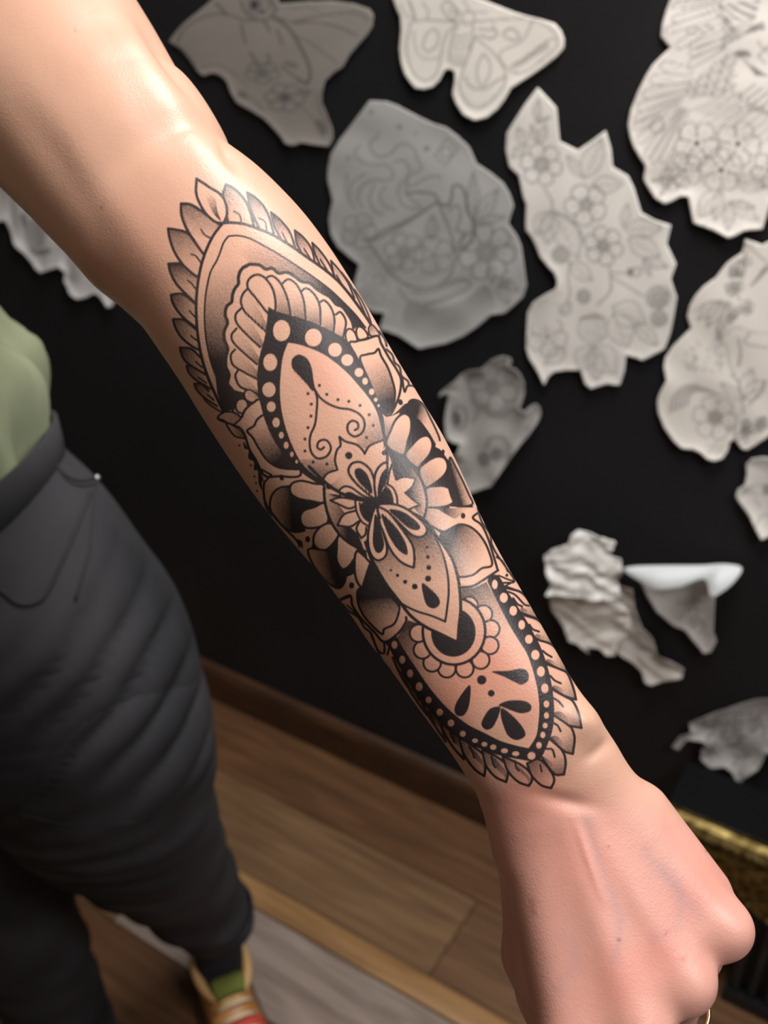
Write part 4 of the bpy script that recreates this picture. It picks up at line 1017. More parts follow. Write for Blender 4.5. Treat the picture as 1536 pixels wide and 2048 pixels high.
# wrist and back of the hand
cap((985,1440,.379), (1034,1565,.381), .0172, .0138)
cap((1070,1395,.379), (1140,1520,.381), .0172, .0165)
cap((1034,1565,.381), (1056,1690,.383), .0136, .0128)
cap((1140,1520,.381), (1250,1650,.383), .0160, .0125)
cap((1090,1560,.383), (1190,1760,.386), .0190, .0190)
# metacarpals to the four knuckles: little, ring, middle, index
K5 = (1446,1858,.3730); K4 = (1368,1964,.3650); K3 = (1275,2062,.3590); K2 = (1150,2100,.3610)
cap((1200,1590,.3830), K5, .0120, .0098)
cap((1160,1620,.3790), K4, .0115, .0100)
cap((1115,1640,.3765), K3, .0115, .0112)
cap((1066,1660,.3790), K2, .0115, .0112)
cap((1180,1610,.3815), (1372,1858,.3735), .0118, .0112)      # flesh between the bones
cap((1138,1630,.3785), (1292,1950,.3670), .0118, .0114)
cap((1090,1650,.3785), (1192,2020,.3645), .0118, .0116)
cap((1282,1625,.3845), (1404,1782,.3860), .0108, .0106)      # fleshy edge of the hand
cap((1066,1660,.3880), (1098,1960,.3830), .0114, .0122)
cap((1180,1700,.3930), (1230,1930,.3940), .0200, .0190)      # palm
cap((1290,1740,.3910), (1340,1880,.3930), .0150, .0130)
FIN = [(K5, (1392,1912,.408), (1322,1850,.4190), (1290,1800,.4100), .0090, .0084, .0078, .0072),
       (K4, (1340,2036,.405), (1256,1930,.4230), (1225,1870,.4120), .0096, .0090, .0084, .0076),
       (K3, (1262,2120,.404), (1172,1996,.4240), (1150,1930,.4130), .0100, .0094, .0086, .0078),
       (K2, (1120,2135,.404), (1072,2010,.4200), (1070,1945,.4090), .0102, .0094, .0086, .0078)]
for a, b, c, d, r0, r1, r2, r3 in FIN:
    cap(a, b, r0, r1); cap(b, c, r1, r2); cap(c, d, r2, r3)
cap((1054,1650,.3900), (1062,1910,.3985), .0110, .0102)       # thumb
cap((1062,1910,.3985), (1112,2062,.4080), .0098, .0092)
cap((1112,2062,.4080), (1200,2096,.4230), .0090, .0080)
def sdf(P):
    """smooth union over the capsules"""
    acc = np.zeros(P.shape[:-1]); kk = 165.0
    for a, b, ra, rb in CAPS:
        ba = b-a; h = np.clip(((P-a)@ba)/(ba@ba), 0, 1)
        d = np.linalg.norm(P-a-h[..., None]*ba, axis=-1)-(ra+(rb-ra)*h)
        acc += np.exp(np.clip(-d*kk*2.2, -60, 60))
    return -np.log(acc+1e-30)/(kk*2.2)
def march(O, Dv, r0=.004, rmax=.075):
    r = np.full(O.shape[:-1], r0)
    for _ in range(34):
        d = sdf(O+Dv*r[..., None])
        r = np.clip(r-d*.0+np.clip(-d, -.002, .01)*.9, r0, rmax)
    return r

# analytic arm rings
cphi, sphi = np.cos(ph), np.sin(ph)
def sup(c, n=2.25): return np.sign(c)*np.abs(c)**(2/n)
vec = aW[:, None, None]*(sup(cphi)[None, :, None]*Sn[:, None]+(Kx[:, None]*sup(sphi)[None])[..., None]*Dx[:, None])
rA = np.linalg.norm(vec, axis=2); dirs = vec/rA[..., None]
# blend into the sculpted hand from the wrist on
s_w0 = np.interp(1480, dpx[:, 1], arc); s_w1 = np.interp(1580, dpx[:, 1], arc)
bl = smooth01((ss-s_w0)/(s_w1-s_w0))
hi = np.where(bl > 0)[0]
ci = np.arange(0, NC, 2)
sub = march(np.repeat(Cx[hi][:, None], len(ci), 1), dirs[hi][:, ci])
rH = np.stack([np.interp(np.arange(NC), np.append(ci, NC), np.append(q, q[0])) for q in sub])
rA[hi] = rA[hi]*(1-bl[hi][:, None])+rH*bl[hi][:, None]
# closing fan over the knuckles
NF = 120
th = np.linspace(0, PI/2, NF+1)[1:]
T_end = Tn[-1]; O_end = Cx[-1]
base_d = dirs[-1][ci]
fd = np.cos(th)[:, None, None]*base_d[None]+np.sin(th)[:, None, None]*T_end
fd = fd/np.linalg.norm(fd, axis=2)[..., None]
fr = march(np.broadcast_to(O_end, fd.shape), fd)
frf = np.stack([np.interp(np.arange(NC), np.append(ci, NC), np.append(q, q[0])) for q in fr])
fdf = np.cos(th)[:, None, None]*dirs[-1][None]+np.sin(th)[:, None, None]*T_end
fdf /= np.linalg.norm(fdf, axis=2)[..., None]
# even out the sampled hand surface
def soften(a, n):
    for _ in range(n):
        a = .5*a+.25*(np.roll(a, 1, 1)+np.roll(a, -1, 1))
        b = a.copy(); b[1:-1] = .5*a[1:-1]+.25*(a[2:]+a[:-2]); a = b
    return a
w_ = smooth01((np.arange(NF)-2)/24.)[:, None]
frf = frf*(1-w_)+soften(frf, 10)*w_
# muscle and bone relief, by place on the photographed side
allr = np.concatenate([Cx[:, None]+dirs*rA[..., None], (O_end+fdf*frf[..., None])[:-1]], 0)
alld = np.concatenate([dirs, fdf[:-1]], 0)
ppx = 768+F*allr[..., 0]/-allr[..., 2]; ppy = 1024-F*allr[..., 1]/-allr[..., 2]
front = smooth01((alld[..., 2]+.05)/.35)
def bumpat(x, y, sx, sy, ang, amp):
    c, s = math.cos(ang), math.sin(ang); dx = ppx-x; dy = ppy-y
    return amp*front*np.exp(-(((dx*c+dy*s)/sx)**2+((-dx*s+dy*c)/sy)**2))
AX = math.atan2(.823, .568)
rel = bumpat(360,230,120,38,AX,.0020)+bumpat(330,120,90,14,AX,-.0030)+bumpat(250,60,120,30,AX,.0012)+bumpat(455,312,30,12,AX,-.0016)
rel += bumpat(120,330,160,40,AX,-.0012)+bumpat(230,430,160,45,AX,.0006)
rel += bumpat(1165,1445,44,30,AX,.0036)+bumpat(1120,1600,60,16,.2,-.0014)+bumpat(1195,1500,30,14,-.7,-.0010)
for (x0, y0), (x1, y1), sg, am in [((1120,1600),(1270,2060),26,.0006),((1165,1610),(1368,1964),24,.0004),((1075,1680),(1130,2095),26,.0003),((1150,1640),(1210,1810),10,.0007)]:
    dx, dy = x1-x0, y1-y0; L = dx*dx+dy*dy
    t = np.clip(((ppx-x0)*dx+(ppy-y0)*dy)/L, 0, 1); d = np.hypot(ppx-x0-t*dx, ppy-y0-t*dy)
    rel += am*front*np.exp(-(d/sg)**2)*np.sin(PI*np.clip(t*.9+.05, 0, 1))
tip = (O_end+fdf*frf[..., None])[-1].mean(0)
allr = allr+alld*rel[..., None]
NRT = allr.shape[0]
Vc = np.concatenate([allr.reshape(-1, 3), tip[None]], 0)
Vw = to_world(Vc)
quads = grid_faces(NRT, NC)

# ---- colour of the skin with the ink in it
TAT = draw_tattoo()
vx = 768+F*Vc[:, 0]/-Vc[:, 2]; vy = 1024-F*Vc[:, 1]/-Vc[:, 2]
ink = TAT.sample(vx, vy)
sp_all = np.concatenate([np.tile(np.sin(ph), NRT), [0]])
rowi = np.concatenate([np.repeat(np.arange(NRT), NC), [NRT]])
ink = ink*smooth01((sp_all+.22)/.12)*(rowi < NR)
p3 = Vw
base = np.array([.525, .308, .220])
pink = np.array([.545, .265, .222]); pale = np.array([.70, .46, .33])
hand = smooth01((vy-1480)/220.)*(rowi > 0)
mot = vnoise(p3, 55, 1)*.5+vnoise(p3, 120, 2)*.3+vnoise(p3, 300, 3)*.2
skin = base[None]*(1-hand[:, None]*.75)+pink[None]*hand[:, None]*.75
skin = skin*(1+(.05+.05*hand[:, None])*mot[:, None]*np.array([.7, 1.15, 1.1]))
def blush(x, y, r, k, col=(1.07, .84, .82)):
    g = (np.exp(-(((vx-x)**2+(vy-y)**2)/(r*r)))*k)[:, None]
    return 1+(np.array(col)-1)*g
for a in [(985,1330,80,1.),(900,1400,60,.7),(820,1300,70,.5),(1060,1420,60,.6),(640,740,70,.5),(620,900,70,.25),(1080,1560,60,.6),(1400,1780,70,.6),(1330,1900,60,.6),(1240,1960,80,.6),(1180,1720,100,.5),(560,480,70,.4),(1020,1600,80,.5),(300,500,120,.35)]:
    skin *= blush(*a)
# veins, small moles and scars on the back of the hand
def streak(pts, w, k, col):
    global skin
    q = spline(np.array(pts, float)); d = np.full(len(vx), 1e3)
    sel = np.where((vx > q[:, 0].min()-40) & (vx < q[:, 0].max()+40) & (vy > q[:, 1].min()-40) & (vy < q[:, 1].max()+40))[0]
    dd = np.full(len(sel), 1e3)
    for i in range(len(q)-1):
        e = q[i+1]-q[i]; t = np.clip(((vx[sel]-q[i, 0])*e[0]+(vy[sel]-q[i, 1])*e[1])/(e@e+1e-9), 0, 1)
        dd = np.minimum(dd, np.hypot(vx[sel]-q[i, 0]-t*e[0], vy[sel]-q[i, 1]-t*e[1]))
    g = (np.exp(-(dd/w)**2)*k)[:, None]
    skin[sel] = skin[sel]*(1+(np.array(col)-1)*g)
blue = (.80, .90, 1.02)
streak([(1175,1640),(1200,1730),(1225,1800),(1240,1850),(1230,1920)], 11, .7, blue)
streak([(1330,1740),(1360,1790),(1350,1850),(1310,1880)], 15, .6, blue)
streak([(1290,1700),(1330,1750),(1400,1830)], 12, .5, blue)
streak([(1130,1870),(1150,1920),(1120,1980)], 16, .4, blue)
streak([(1062,1800),(1068,1826)], 6, .8, (.78, .62, .62))
for x, y, r, c in [(1238,1880,4,(.55,.42,.45)),(1414,1701,3,(.4,.32,.32)),(1366,1918,8,(.9,.72,.62)),(1332,1866,5,(.95,.7,.68)),(1217,1692,2.5,(.7,.5,.45)),(203,415,3,(.7,.5,.45)),(310,560,2.5,(.8,.6,.55)),(150,60,3,(.8,.62,.58))]:
    g = np.exp(-(((vx-x)**2+(vy-y)**2)/(r*r)))[:, None]; skin *= 1+(np.array(c)-1)*g
inkc = np.array([.0045, .0058, .0095])
col = skin*(1-ink[:, None])+inkc*ink[:, None]

m_skin = material('skin', (.6, .38, .26), .44, 0, .45)
ac = attr_col(m_skin)
bs = m_skin.node_tree.nodes['Principled BSDF']
bs.inputs['Subsurface Weight'].default_value = .10
bs.inputs['Subsurface Radius'].default_value = (1.0, .35, .2); bs.inputs['Subsurface Scale'].default_value = .0035
mp = coords(m_skin, (1, 1, 1)); vo = nd(m_skin, 'ShaderNodeTexVoronoi', Scale=1100.0); lk(m_skin, mp, 'Vector', vo, 'Vector')
bp = nd(m_skin, 'ShaderNodeBump', Strength=.15, Distance=.00035); lk(m_skin, vo, 'Distance', bp, 'Height'); lk(m_skin, bp, 'Normal', bs, 'Normal')
noise_bump(m_skin, 90, .0012, .12, (1, 1, 1), 5)
# fine transverse wrinkles
noise_bump(m_skin, 300, .0005, .09, (1.0, 1.0, 1.0), 2)
# ---- torso, neck, head and the other arm, in the same mesh as the tattooed arm
def ring3(c, rx, ry, n=40, tilt=0., yaw=0., p=2.2):
    a = np.linspace(0, 2*PI, n, endpoint=False)
    q = np.stack([np.sign(np.cos(a))*np.abs(np.cos(a))**(2/p)*rx, np.sign(np.sin(a))*np.abs(np.sin(a))**(2/p)*ry, 0*a], 1)
    cy, sy = math.cos(yaw), math.sin(yaw)
    q = np.stack([q[:, 0]*cy-q[:, 1]*sy, q[:, 0]*sy+q[:, 1]*cy, q[:, 2]], 1)
    return q+np.array(c)
YAW = math.radians(28)
def loft_rings(tab, n=40, yaw=YAW, sub=5):
    t = spline(np.array(tab, float), n=sub)
    return np.array([ring3(r[:3], r[3], r[4], n, yaw=yaw) for r in t])
# x, y, z, half width, half depth
TORSO = [(-.400,.700,.86,.130,.095),(-.400,.700,.93,.130,.095),(-.400,.700,1.00,.125,.092),(-.410,.705,1.08,.116,.088),(-.440,.715,1.17,.114,.094),(-.445,.728,1.27,.132,.102),(-.415,.740,1.36,.165,.105),(-.415,.750,1.42,.150,.085),(-.415,.755,1.455,.085,.065),(-.413,.752,1.50,.052,.055),(-.410,.742,1.55,.052,.056)]
HEAD = [(-.408,.738,1.555,.050,.056),(-.404,.722,1.590,.060,.078),(-.402,.715,1.630,.068,.090),(-.402,.716,1.680,.074,.096),(-.402,.720,1.730,.073,.094),(-.402,.724,1.770,.058,.076),(-.402,.726,1.790,.030,.042),(-.402,.727,1.796,.006,.008)]
tr = loft_rings(TORSO+HEAD)
# nose, brow and eye hollows on the face side (towards the camera)
fz = np.array([math.sin(YAW), -math.cos(YAW)])
for q in tr.reshape(-1, 3):
    if q[2] > 1.575:
        dx = q[0]+.402; dy = q[1]-.72
        f = dx*fz[0]+dy*fz[1]; s = dx*fz[1]*-1+dy*fz[0]
        if f > .03:
            k = .020*math.exp(-(s/.010)**2-((q[2]-1.650)/.018)**2)+.006*math.exp(-(s/.04)**2-((q[2]-1.705)/.012)**2)-.006*math.exp(-((abs(s)-.032)/.014)**2-((q[2]-1.682)/.012)**2)+.006*math.exp(-(s/.024)**2-((q[2]-1.612)/.010)**2)
            q[0] += fz[0]*k; q[1] += fz[1]*k
parts_v = [Vw]; parts_f = [quads]; off = len(Vw)
tv, tf = loft(tr); parts_v.append(tv); parts_f.append(tf+off); off += len(tv)
# shoulder joining the tattooed arm to the torso
a0 = Vw[:NC].mean(0)
shp = spline(np.array([a0, [-.262,.700,1.425], [-.300,.730,1.435], [-.36,.745,1.41]]), n=8)
sh_r = np.interp(np.linspace(0, 1, len(shp)), [0, .35, .7, 1], [.049, .058, .064, .06])
def tube_rings(p, r, n=32):
    p = np.asarray(p, float); t = np.gradient(p, axis=0); t /= np.linalg.norm(t, axis=1)[:, None]
    up = np.array([0, 0, 1.]) if abs(t[0][2]) < .8 else np.array([0, 1., 0]); out = []
    for i in range(len(p)):
        s = np.cross(t[i], up); s /= np.linalg.norm(s); q = np.cross(s, t[i]); up = q
        a = np.linspace(0, 2*PI, n, endpoint=False)[:, None]
        out.append(p[i]+r[i]*(np.cos(a)*s+np.sin(a)*q))
    return np.array(out)
def add_tube(p, r):
    global off
    v, f = loft(tube_rings(p, r)); parts_v.append(v); parts_f.append(f+off); off += len(v)
add_tube(np.vstack([a0+(a0-shp[3])*.2, shp]), np.concatenate([[.047], sh_r]))
# other arm hanging at the far side, relaxed hand with five fingers
oa = spline(np.array([[-.52,.76,1.41],[-.585,.80,1.37],[-.615,.835,1.22],[-.625,.845,1.08],[-.615,.815,.95],[-.605,.785,.84]]), n=8)
add_tube(oa, np.interp(np.linspace(0, 1, len(oa)), [0, .15, .5, .62, 1], [.055, .055, .042, .043, .026]))
w0 = oa[-1]
add_tube(np.array([w0+[0,.004,.012], w0+[0,-.006,-.02], w0+[.002,-.012,-.05], w0+[.003,-.018,-.08]]), np.array([.026, .030, .034, .026]))
for k, (dx, ln, r) in enumerate([(-.026,.062,.0078),(-.009,.074,.0084),(.009,.078,.0086),(.026,.070,.0082)]):
    b = w0+np.array([dx*.35, dx, -.078]); add_tube(np.array([b, b+[.004,-.006,-ln*.45], b+[.012,-.006,-ln*.75], b+[.020,.002,-ln], b+[.021,.003,-ln-.004]]), np.array([r*1.15, r, r*.95, r*.8, r*.2]))
b = w0+np.array([.012,-.026,-.03]); add_tube(np.array([b, b+[.010,-.016,-.028], b+[.016,-.016,-.055], b+[.017,-.014,-.060]]), np.array([.013, .0105, .0085, .002]))
body_v = np.concatenate(parts_v); body_f = np.concatenate(parts_f)
tipi = NRT*NC
last = (NRT-1)*NC+np.arange(NC)
orgp = np.array([-.37, .72, 0])
body_v[last] = body_v[last]*.5+body_v[tipi]*.5          # draw the last ring together over the knuckles
me = new_mesh('body', body_v-orgp, body_f, m_skin)
rest = np.tile(base*np.array([1.0, .97, .95]), (len(body_v)-len(Vw), 1))
set_attr(me, np.concatenate([col, rest]))
body = obj('body', me, person, label='bare skin with black ornamental tattoo along the forearm')
# hair
m_hair = material('brown_hair', lin(70, 44, 28), .5)
noise_col(m_hair, lin(48, 29, 18), lin(98, 64, 42), 60, (1, 1, .08))
hr = []
for z, rx, ry, dy in [(1.36,.070,.040,.075),(1.45,.082,.050,.060),(1.55,.086,.070,.040),(1.64,.088,.092,.020),(1.70,.088,.104,.012),(1.76,.076,.092,.008),(1.80,.046,.056,.006),(1.812,.008,.010,.006)]:
    hr.append((-.402-math.sin(YAW)*dy, .724+math.cos(YAW)*dy, z, rx, ry))
hv, hf = loft(loft_rings(hr, 36))
child('hair', new_mesh('hair', hv, hf, m_hair), person)
# ------------------------------------------------------------------ clothing
from mathutils.bvhtree import BVHTree
m_denim = material('black_denim', (.022, .022, .026), .82, 0, .25)
noise_col(m_denim, (.017, .017, .020), (.038, .037, .041), 7, (1, 1, 1), 5)
noise_bump(m_denim, 900, .0005, .35)
m_seam = material('denim_seam', (.014, .014, .016), .85)
m_shirt = material('sage_green_jersey', lin(150, 158, 128), .85, 0, .2)
noise_col(m_shirt, lin(118, 124, 98), lin(134, 140, 114), 12); noise_bump(m_shirt, 1200, .0003, .3)
m_steel = material('steel_rivet', (.42, .41, .40), .45, 1.0)

def leg_rings(tab, n=84, sub=14):
    t = spline(np.array(tab, float), n=sub); return np.array([ring3(r[:3], r[3], r[4], n, yaw=.12, p=2.05) for r in t])
PELV = [(-.394,.690,1.050,.128,.104),(-.390,.690,1.022,.133,.110),(-.382,.688,.98,.148,.120),(-.376,.686,.93,.168,.132),(-.372,.688,.87,.190,.138),(-.372,.692,.80,.202,.134),(-.374,.696,.745,.200,.115),(-.376,.700,.71,.15,.085),(-.378,.700,.69,.08,.05)]
LEGL = [(-.305,.692,.90,.096,.104),(-.290,.693,.82,.112,.114),(-.280,.699,.75,.117,.113),(-.281,.716,.66,.113,.104),(-.284,.730,.60,.107,.096),(-.272,.795,.44,.085,.080),(-.256,.846,.32,.070,.070),(-.245,.862,.25,.061,.062),(-.236,.880,.215,.053,.056),(-.234,.884,.20,.052,.055)]
LEGR = [(-.470,.696,.84,.110,.112),(-.472,.700,.75,.108,.108),(-.470,.730,.60,.098,.094),(-.455,.768,.44,.083,.080),(-.445,.782,.30,.070,.072),(-.434,.795,.13,.060,.062),(-.430,.800,.06,.056,.060)]
def fold(rings, f):
    R = rings.copy(); c = R.mean(1, keepdims=True); d = R-c; l = np.linalg.norm(d, axis=2, keepdims=True)
    return R+d/l*f(R)[..., None]
def thigh_folds(P):
    x, y, z = P[..., 0], P[..., 1], P[..., 2]
    front = smooth01((.74-y)/.08)
    ang = np.arctan2(z-.60, x+.46)
    rr = np.hypot(z-.60, x+.46)
    f = .0065*np.sin(ang*17+8*rr+1.2*np.sin(rr*16))*smooth01((rr-.03)/.10)*smooth01((.48-rr)/.14)*front
    q = (-.80*x+.60*z)+.008*np.sin(26*x+15*z)+.006*vnoise(P, 14, 21)
    f = .35*f+.011*(np.abs(np.sin(PI*q/.034))**.55-.72)*front*smooth01((z-.60)/.10)*smooth01((.99-z)/.14)*(.55+.45*np.sin(9*x+11*z))
    f += .0015*np.sin(ang*33+20*rr)*smooth01((rr-.05)/.10)*smooth01((.34-rr)/.1)*front
    f += .0020*np.sin(z*105+x*38+1.5*np.sin(y*40))*smooth01((.36-z)/.12)+.002*np.sin(z*60-x*60)*smooth01((.55-z)/.1)
    return f+.002*vnoise(P, 22, 8)
def waist_tilt(R):
    R = R.copy(); k = smooth01((R[..., 2]-.90)/.12); R[..., 2] += .55*(R[..., 0]+.256)*k*(R[..., 2] < 1.2)*smooth01((1.2-R[..., 2])/.08)
    return R
pv, pf = loft(waist_tilt(fold(leg_rings(PELV), thigh_folds))); lv, lf_ = loft(fold(leg_rings(LEGL, 96, 20), thigh_folds)); rv, rf = loft(fold(leg_rings(LEGR), thigh_folds))
jv = np.concatenate([pv, lv, rv]); jf = np.concatenate([pf, lf_+len(pv), rf+len(pv)+len(lv)])
jeans = child('jeans', new_mesh('jeans', jv, jf, m_denim), person, label='faded black denim jeans')
bvh = BVHTree.FromPolygons([Vector(p) for p in jv], [list(map(int, q)) for q in jf])
def on_jeans(px, py, lift=.0006):
    o = Vector((0, 0, CAM_H)); d = Vector(to_world(cam_pt(px, py, 1.0)))-o; d.normalize()
    h = bvh.ray_cast(o, d)
    if h[0] is None: return None
    n = h[1]
    if n.dot(d) > 0: n = -n
    return np.array(h[0]+n*lift)
def seam(name, pts, r=.0012, mat=None):
    P = [on_jeans(x, y) for x, y in spline(pts, n=8)]; P = [p for p in P if p is not None]
    if len(P) < 3: return None
    return child(name, tube_mesh(name, P, r, mat or m_seam, 6), jeans)
wb = np.array([ring3((-.393,.690,z), .131+k, .107+k, 60, yaw=.12, p=2.05) for z, k in [(1.015,.003),(1.017,.0062),(1.033,.0060),(1.051,.0050),(1.053,.003),(1.051,.0)]])
wv, wf = loft(waist_tilt(wb)); child('waistband', new_mesh('waistband', wv, wf, m_denim), jeans)
seam('pocket_seam', [(95,905),(130,950),(165,962),(198,952)]); seam('pocket_seam', [(100,915),(133,960),(167,972),(200,962)], .0009)
seam('side_seam', [(192,960),(185,1030),(178,1100),(150,1200)], .0014)
seam('pocket_edge', [(0,1180),(40,1208),(85,1195),(115,1140),(150,1060),(180,985)], .0018)
seam('knee_seam', [(30,1625),(150,1650),(300,1640)], .0008)
rp = on_jeans(191, 958, .0014)
if rp is not None:
    bm = bmesh.new(); bmesh.ops.create_uvsphere(bm, u_segments=12, v_segments=8, radius=.0030)
    for v_ in bm.verts: v_.co = v_.co+Vector(rp)
    child('rivet', bm_mesh(bm, 'rivet', m_steel, True), jeans, label='small silver pocket rivet')
# cuffs of the trouser legs
for x, y, z, rx, ry in [LEGL[-1], LEGR[-1]]:
    hv_, hf_ = loft(np.array([ring3((x, y, z+dz), rx+k, ry+k, 40, yaw=.12) for dz, k in [(.022,.0005),(.022,.003),(0,.003),(-.002,.001),(.0,-.002)]]))
    child('cuff', new_mesh('cuff', hv_, hf_, m_denim), jeans)

# green top
def drape(P):
    x, y, z = P[..., 0], P[..., 1], P[..., 2]
    a = np.arctan2(y-.705, x+.41)
    return .0085*np.sin(a*13+(z-1.0)*16)*smooth01((1.36-z)/.2)+.0035*np.sin(a*27-(z)*22)
SH = [(-.396,.692,1.020,.124,.100),(-.402,.698,1.046,.130,.104),(-.410,.706,1.10,.136,.106),(-.440,.715,1.17,.128,.103),(-.445,.728,1.27,.140,.112),(-.425,.740,1.36,.174,.114),(-.416,.750,1.42,.160,.094),(-.415,.755,1.452,.098,.074)]
t_ = spline(np.array(SH), n=10)
sv, sf = loft(waist_tilt(fold(np.array([ring3(r[:3], r[3], r[4], 110, yaw=.25) for r in t_]), drape)))
child('top', new_mesh('top', sv, sf, m_shirt), person, label='sage green tucked-in jersey top')
slv = spline(np.array([[-.37,.745,1.415],[-.315,.735,1.432],[-.272,.708,1.428]]), n=6)
v_, f_ = loft(tube_rings(slv, np.linspace(.082, .068, len(slv)), 40)); child('sleeve', new_mesh('sleeve', v_, f_, m_shirt), person)
slv = spline(np.array([[-.48,.755,1.415],[-.56,.785,1.395],[-.600,.820,1.31]]), n=6)
v_, f_ = loft(tube_rings(slv, np.linspace(.075, .062, len(slv)), 40)); child('sleeve', new_mesh('sleeve', v_, f_, m_shirt), person)

# socks and shoes
m_sock = material('navy_sock', lin(22, 26, 36), .9); noise_bump(m_sock, 700, .0008, .5)
m_tan = material('tan_leather', lin(168, 116, 62), .45); noise_col(m_tan, lin(150, 100, 52), lin(184, 132, 74), 18)
m_collar = material('cream_collar', lin(196, 156, 104), .6); m_lime = material('lime_lining', lin(104, 112, 46), .85)
m_red = material('red_suede', lin(176, 60, 44), .75); m_sole = material('rubber_sole', lin(58, 46, 38), .8); m_lace = material('cream_lace', lin(206, 190, 160), .8)
def shoe(heel, toe):
    hx = np.array(heel); d = np.array(toe)-hx; L = np.linalg.norm(d); d /= L; s = np.array([-d[1], d[0]])
    W = lambda a, b, z: np.array([hx[0]+d[0]*a+s[0]*b, hx[1]+d[1]*a+s[1]*b, z])
    prof = [(0.0,.020,.060),(.012,.030,.085),(.04,.035,.092),(.08,.036,.090),(.11,.037,.084),(.14,.041,.072),(.18,.046,.060),(.22,.046,.052),(.245,.040,.044),(.262,.026,.034),(.270,.010,.024)]
    k = L/.27; rings = []
    for a, w, h in spline(np.array(prof), n=5):
        q = []
        for t in np.linspace(0, 2*PI, 28, endpoint=False):
            c, e = math.cos(t), math.sin(t)
            q.append(W(a*k, w*np.sign(c)*abs(c)**.75, .014+max(0, e)**.8*(h-.014)))
        rings.append(q)
    R = np.array(rings); v, f = loft(R); n = len(R)
    cut = int(n*.50)
    me = new_mesh('shoe', v, np.concatenate([f]), m_tan); me.materials.append(m_red)
    mi = np.zeros(len(f), np.int32); mi[cut*28:] = 1; me.polygons.foreach_set('material_index', mi)
    sh = child('shoe', me, person, label='tan leather shoe with a red toe')
    o2 = [W(a*k, w+.006, 0) for a, w, h in prof]+[W(a*k, -w-.006, 0) for a, w, h in prof[::-1]]
    bm = bmesh.new(); lo_ = [bm.verts.new(p) for p in o2]; hi_ = [bm.verts.new(p+np.array([0, 0, .020])) for p in o2]
    bm.faces.new(lo_[::-1]); bm.faces.new(hi_)
    for i in range(len(o2)): bm.faces.new((lo_[i], lo_[(i+1) % len(o2)], hi_[(i+1) % len(o2)], hi_[i]))
    child('sole', bm_mesh(bm, 'sole', m_sole), sh)
    col_ = [W(.062*k+.052*math.cos(t), .036*math.sin(t), .088+.010*math.cos(t+PI)) for t in np.linspace(0, 2*PI, 41)]
    child('collar', tube_mesh('collar', col_, .0072, m_collar, 10, False), sh, label='padded cream collar')
    tg = []
    for a, w, z in [(.080,.018,.070),(.087,.021,.086),(.093,.022,.092),(.100,.022,.093),(.106,.021,.088),(.110,.019,.080)]:
        tg.append([W(a*k, w*x, z+.004*(1-x*x)) for x in np.linspace(-1, 1, 9)])
    tg = np.array(tg); child('tongue', new_mesh('tongue', tg.reshape(-1, 3), grid_faces(6, 9, False), m_lime), sh, label='lime green tongue').modifiers.new('pad', 'SOLIDIFY').thickness = .006
    for i in range(4):
        a = .122+.018*i; h = .083-.006*i
        child('lace', tube_mesh('lace', [W(a*k, -.026, h-.010), W((a+.004)*k, -.012, h+.002), W((a+.006)*k, 0, h+.005), W((a+.004)*k, .012, h+.002), W(a*k, .026, h-.010)], .0026, m_lace, 6), sh)
    sk = spline(np.array([W(.052*k, 0, .030), W(.056*k, 0, .075), W(.058*k, 0, .12), W(.060*k, 0, .25 if heel[0] > -.3 else .16)]), n=4)
    v, f = loft(tube_rings(sk, np.interp(np.linspace(0, 1, len(sk)), [0, .4, 1], [.030, .034, .036]), 24))
    child('sock', new_mesh('sock', v, f, m_sock), person, label='dark navy ankle sock')
shoe((-.262,.950), (-.150,.705))
shoe((-.430,.852), (-.425,.585))

# ring on the fist
m_gold = material('gold', (.83, .60, .26), .22, 1.0)
q0, q1 = cp(*K4), cp(1352, 2030, .400)
ax = (q1-q0)/np.linalg.norm(q1-q0); cc = q0+(q1-q0)*.80
u_ = np.cross(ax, [0, 0, 1.]); u_ /= np.linalg.norm(u_); w_ = np.cross(ax, u_)
band = []
for t in np.linspace(0, 2*PI, 40, endpoint=False):
    e = np.cos(t)*u_+np.sin(t)*w_
    band.append([cc+e*(.0112+dr)+ax*da for dr, da in [(0, -.0025), (.0011, -.0022), (.0014, 0), (.0011, .0022), (0, .0025), (-.0004, 0)]])
bv_ = to_world(np.array(band)); n_ = 6
ff = []
for i in range(40):
    for j in range(n_): ff.append((i*n_+j, i*n_+(j+1) % n_, ((i+1) % 40)*n_+(j+1) % n_, ((i+1) % 40)*n_+j))
child('finger_ring', new_mesh('finger_ring', bv_.reshape(-1, 3), np.array(ff), m_gold), person, label='plain gold ring')
# ------------------------------------------------------------------ black console with a gilded carved edge, at the wall on the right
m_black = material('black_lacquer', (.008, .008, .009), .38, 0, .4); noise_bump(m_black, 40, .0004, .2)
m_gilt = material('gilt_carving', (.3, .2, .06), .42, 1.0)
noise_col(m_gilt, (.06, .038, .010), (.30, .225, .085), 60, (1, 1, 1), 4); noise_bump(m_gilt, 140, .0012, .5)
m_top = material('matt_black_top', (.0035, .0035, .004), .85, 0, .12)
TZ = .333
uF = -.185; uE = .45; nF = 1.02
cons = empty('console_table', room(.14, 1.08, 0), 'low black fluted console with a gilded beaded edge, behind the fist at the lower right', 'table')
def rc(name, pts_faces_mat):
    v, f, m = pts_faces_mat
    return child(name, new_mesh(name, [room(*p) for p in v], f, m, False), cons)
def box_r(u0, u1, n0, n1, z0, z1):
    v = [(u, n, z) for u in (u0, u1) for n in (n0, n1) for z in (z0, z1)]
    return v, [(0,1,3,2),(4,6,7,5),(0,4,5,1),(2,3,7,6),(0,2,6,4),(1,5,7,3)]
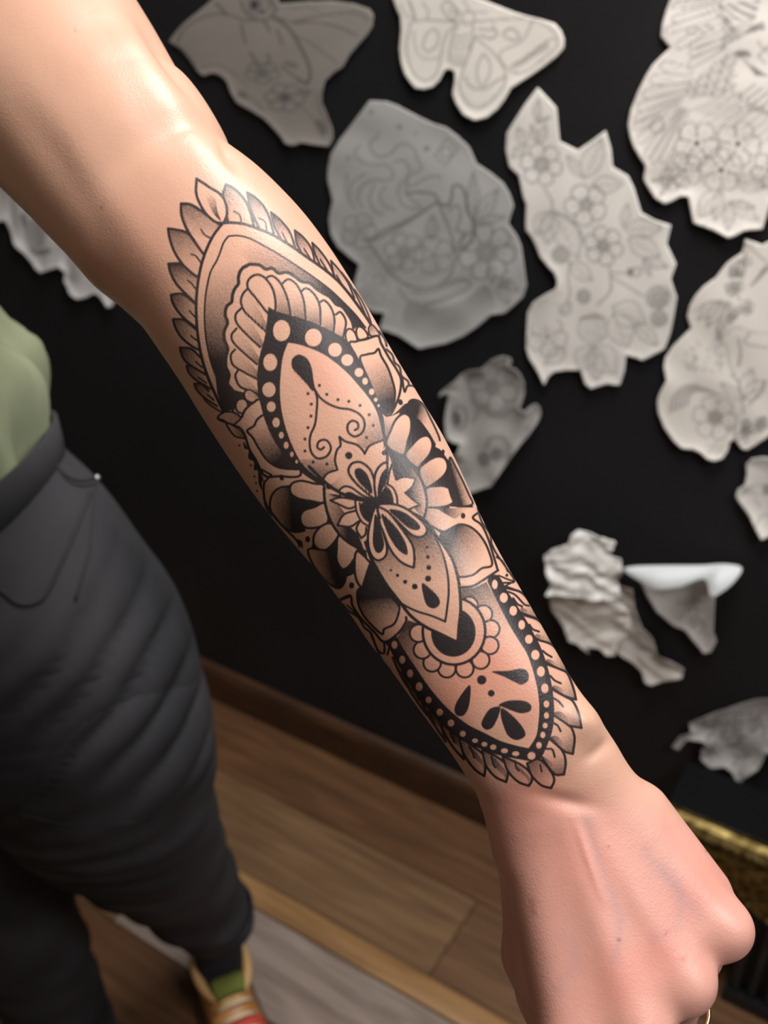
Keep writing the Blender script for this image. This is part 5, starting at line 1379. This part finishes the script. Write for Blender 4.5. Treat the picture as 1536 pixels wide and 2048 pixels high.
v, f = box_r(uF, uE, nF+.004, WALL-.016, TZ-.022, TZ); rc('top', (v, f, m_top))
# gilded moulding along the front and the left end
prof = [(.004,-.034),(-.004,-.034),(-.010,-.026),(-.007,-.018),(-.014,-.010),(-.016,-.002),(-.010,.005),(0,.008),(.010,.006)]
def mould(a, b, out, name):
    v = []; n = len(prof)
    for u, nn in (a, b):
        for o, z in prof: v.append((u+out[0]*-o, nn+out[1]*-o, TZ+z))
    f = [(i, i+1, n+i+1, n+i) for i in range(n-1)]+[tuple(range(n))[::-1], tuple(range(n, 2*n))]
    return rc(name, (v, f, m_gilt))
mould((uF-.004, nF), (uE, nF), (0, -1), 'moulding')
# beads and leaf carving on the moulding
bm = bmesh.new(); bmesh.ops.create_uvsphere(bm, u_segments=10, v_segments=7, radius=1)
bead = bm_mesh(bm, 'bead', m_gilt, True)
u = uF+.004; k = 0
while u < uE:
    big = k % 4 == 0
    o = obj('bead', bead, cons); o.location = Vector(room(u, nF-.013, TZ-.006))-cons.location; o.rotation_euler.z = WALL_ROT
    o.scale = (.013, .006, .008) if big else (.006, .0055, .006)
    u += .021 if big else .0145; k += 1
# carved apron with scallops
ap = []
us = np.linspace(uF+.02, uE-.01, 60)
low = [TZ-.048-.034*abs(math.sin((x-uF)*13))-.05*math.exp(-((x+.02)/.05)**2) for x in us]
v = [(x, nF+.002, TZ-.03) for x in us]+[(x, nF+.002, z) for x, z in zip(us, low)]+[(x, nF+.014, TZ-.03) for x in us]+[(x, nF+.014, z) for x, z in zip(us, low)]
n = len(us); f = []
for i in range(n-1): f += [(i, i+1, n+i+1, n+i), (2*n+i, 3*n+i, 3*n+i+1, 2*n+i+1), (n+i, n+i+1, 3*n+i+1, 3*n+i)]
rc('apron', (v, f, m_gilt))
for i in range(2, n-2, 3):
    o = obj('bead', bead, cons); o.location = Vector(room(us[i], nF-.001, low[i]+.006))-cons.location
    o.scale = (.0052, .005, .0052)
# fluted black body set back under the top
uB = -.045
v, f = box_r(uB, uE-.02, nF+.022, WALL-.016, 0, TZ-.03); rc('cabinet', (v, f, m_black))
rib = None; x = uB+.006
while x < uE-.03:
    pts = [(x, nF+.030, .03), (x, nF+.030, TZ-.06)]
    if rib is None:
        rib = tube_mesh('flute', [(0, 0, .025), (0, 0, TZ-.055)], .0105, m_black, 10)
    o = obj('flute', rib, cons); o.location = Vector(room(x, nF+.022, 0))-cons.location
    x += .024
v, f = box_r(uB-.008, uE-.015, nF+.006, WALL-.016, 0, .024); rc('plinth', (v, f, m_black))
